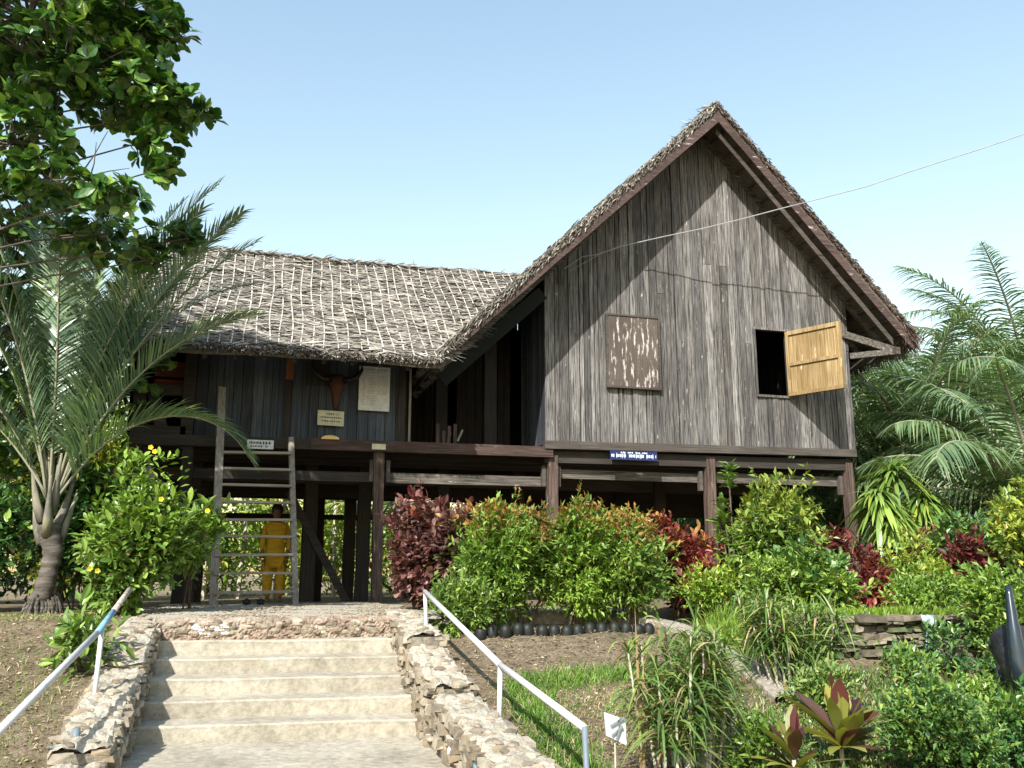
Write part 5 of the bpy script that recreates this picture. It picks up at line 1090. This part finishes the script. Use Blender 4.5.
grass('groundcover', [(4.7, 7.6), (4.75, 8.3), (5.1, 8.6), (4.9, 7.7), (4.7, 8.0)], 14000, 401, ['l_lime', 'l_bright'], (.14, .32), .016, .16, 'lime green feathery groundcover on the bank by the kerb', 'groundcover', .3, [.75, .25])
grass('groundcover', [(5.4, 7.62), (6.4, 7.62), (7.4, 7.65), (8.6, 7.7)], 9000, 402, ['l_lime', 'l_bright'], (.05, .12), .013, .11, 'lime green groundcover along the top of the stone retaining wall', 'groundcover', .3, [.85, .15])
grass('weeds', [(-1.5, 6.0), (-1.6, 7.2), (-2.2, 8.2), (-2.6, 9.4), (-1.6, 9.3)], 4200, 403, ['l_grass', 'l_olive', 'straw'], (.03, .10), .006, .32, 'sparse weeds and dry grass on the earth bank', 'weeds', .6, [.3, .3, .4])
grass('grass', [(-1.55, 5.7), (-1.8, 6.6), (-2.1, 7.2)], 2600, 406, ['l_grass', 'l_olive'], (.06, .14), .009, .12, 'tuft of green grass at the left edge of the bank', 'grass', .6, [.8, .2])
grass('weeds', [(2.2, 6.4), (2.6, 5.8), (3.2, 6.2), (2.5, 6.7), (3.4, 5.2)], 9000, 404, ['straw', 'l_olive', 'l_grass'], (.02, .07), .006, .3, 'short dry turf inside the grass edging', 'dry turf', .7, [.6, .25, .15])
grass('undergrowth', [(2.9, 4.6), (3.2, 5.3), (3.6, 5.6), (3.4, 4.5), (3.9, 5.3), (4.6, 6.3), (5.4, 6.6), (4.4, 6.9), (3.6, 5.8), (4.6, 4.6)], 15000, 405, ['l_olive', 'l_dark', 'straw'], (.04, .11), .011, .22, 'mixed green undergrowth in front of the retaining wall', 'undergrowth', .4, [.45, .35, .2])
grass('undergrowth', [(3.0, 4.0), (4.0, 4.2), (4.8, 4.4), (5.4, 5.0), (5.8, 6.0)], 9000, 407, ['l_mid', 'l_dark'], (.05, .14), .016, .2, 'leafy undergrowth along the bottom of the front bed', 'undergrowth', .4, [.6, .4])
def litter(name, box_, n_, seed, mats, sz, label, cat):
    g = rng(seed); xy = np.stack([g.uniform(box_[0], box_[1], n_), g.uniform(box_[2], box_[3], n_)], -1); keep = ~((xy[:, 0] > -1.1) & (xy[:, 0] < 1.66) & (xy[:, 1] < 8.9)); xy = xy[keep]; n_ = len(xy)
    pos = np.concatenate([xy, (ground(xy[:, 0], xy[:, 1]) + .01)[:, None]], 1); d = g.normal(0, 1, (n_, 3)) * [1, 1, .15]
    m = MB(); m.leaves(pos, d, nrm(g.normal(0, .3, (n_, 3)) + [0, 0, 1]), g.uniform(*sz, n_), g.uniform(*sz, n_) * .4, small=True); return tag(m.build(name, [M[mats]]), label, cat, kind='stuff')
litter('leaf_litter', (-3.2, -1.05, 4.8, 10.2), 7000, 410, 'straw', (.012, .045), 'dry leaf litter and straw on the earth bank', 'leaf litter')
litter('leaf_litter', (1.66, 4.2, 4.5, 9.2), 7500, 411, 'straw', (.010, .045), 'dry leaf litter over the garden bed soil', 'leaf litter')
def pebbles(name, box_, n_, seed, mat, sz, label):
    g = rng(seed); m = MB(); T = np.array([(1,0,0),(0,1,0),(-1,0,0),(0,-1,0),(0,0,.38),(0,0,-.5)]); F = np.array([(0,1,4),(1,2,4),(2,3,4),(3,0,4),(1,0,5),(2,1,5),(3,2,5),(0,3,5)])
    xy = np.stack([g.uniform(box_[0], box_[1], n_), g.uniform(box_[2], box_[3], n_)], -1); s = g.uniform(*sz, n_)
    z = np.where((xy[:, 0] > -1.0) & (xy[:, 0] < 1.8) & (xy[:, 1] > 8.4), .014, ground(xy[:, 0], xy[:, 1]))
    v = np.concatenate([xy, z[:, None]], 1)[:, None] + (T[None] * s[:, None, None]) * g.uniform(.6, 1.3, (n_, 6, 3)); m.add(v, t=(F[None] + (np.arange(n_) * 6)[:, None, None]).reshape(-1, 3)); return tag(m.build(name, [mat]), label, 'gravel', kind='stuff')
pebbles('gravel', (-.95, 1.7, 8.5, 12.6), 4500, 420, M['stone'], (.008, .024), 'loose pale gravel on the landing')
pebbles('gravel', (-2.6, -1.05, 5.0, 9.5), 1300, 421, islandmat('bank_stones', [(.09, .07, .05), (.2, .16, .11), (.3, .25, .18)]), (.005, .02), 'small stones on the dry earth bank')
pebbles('gravel', (1.7, 4.2, 7.0, 9.6), 1500, 422, islandmat('dark_clods', [(.04, .034, .028), (.1, .08, .06), (.2, .17, .13)]), (.008, .028), 'small stones and clods under the hedge shrubs')
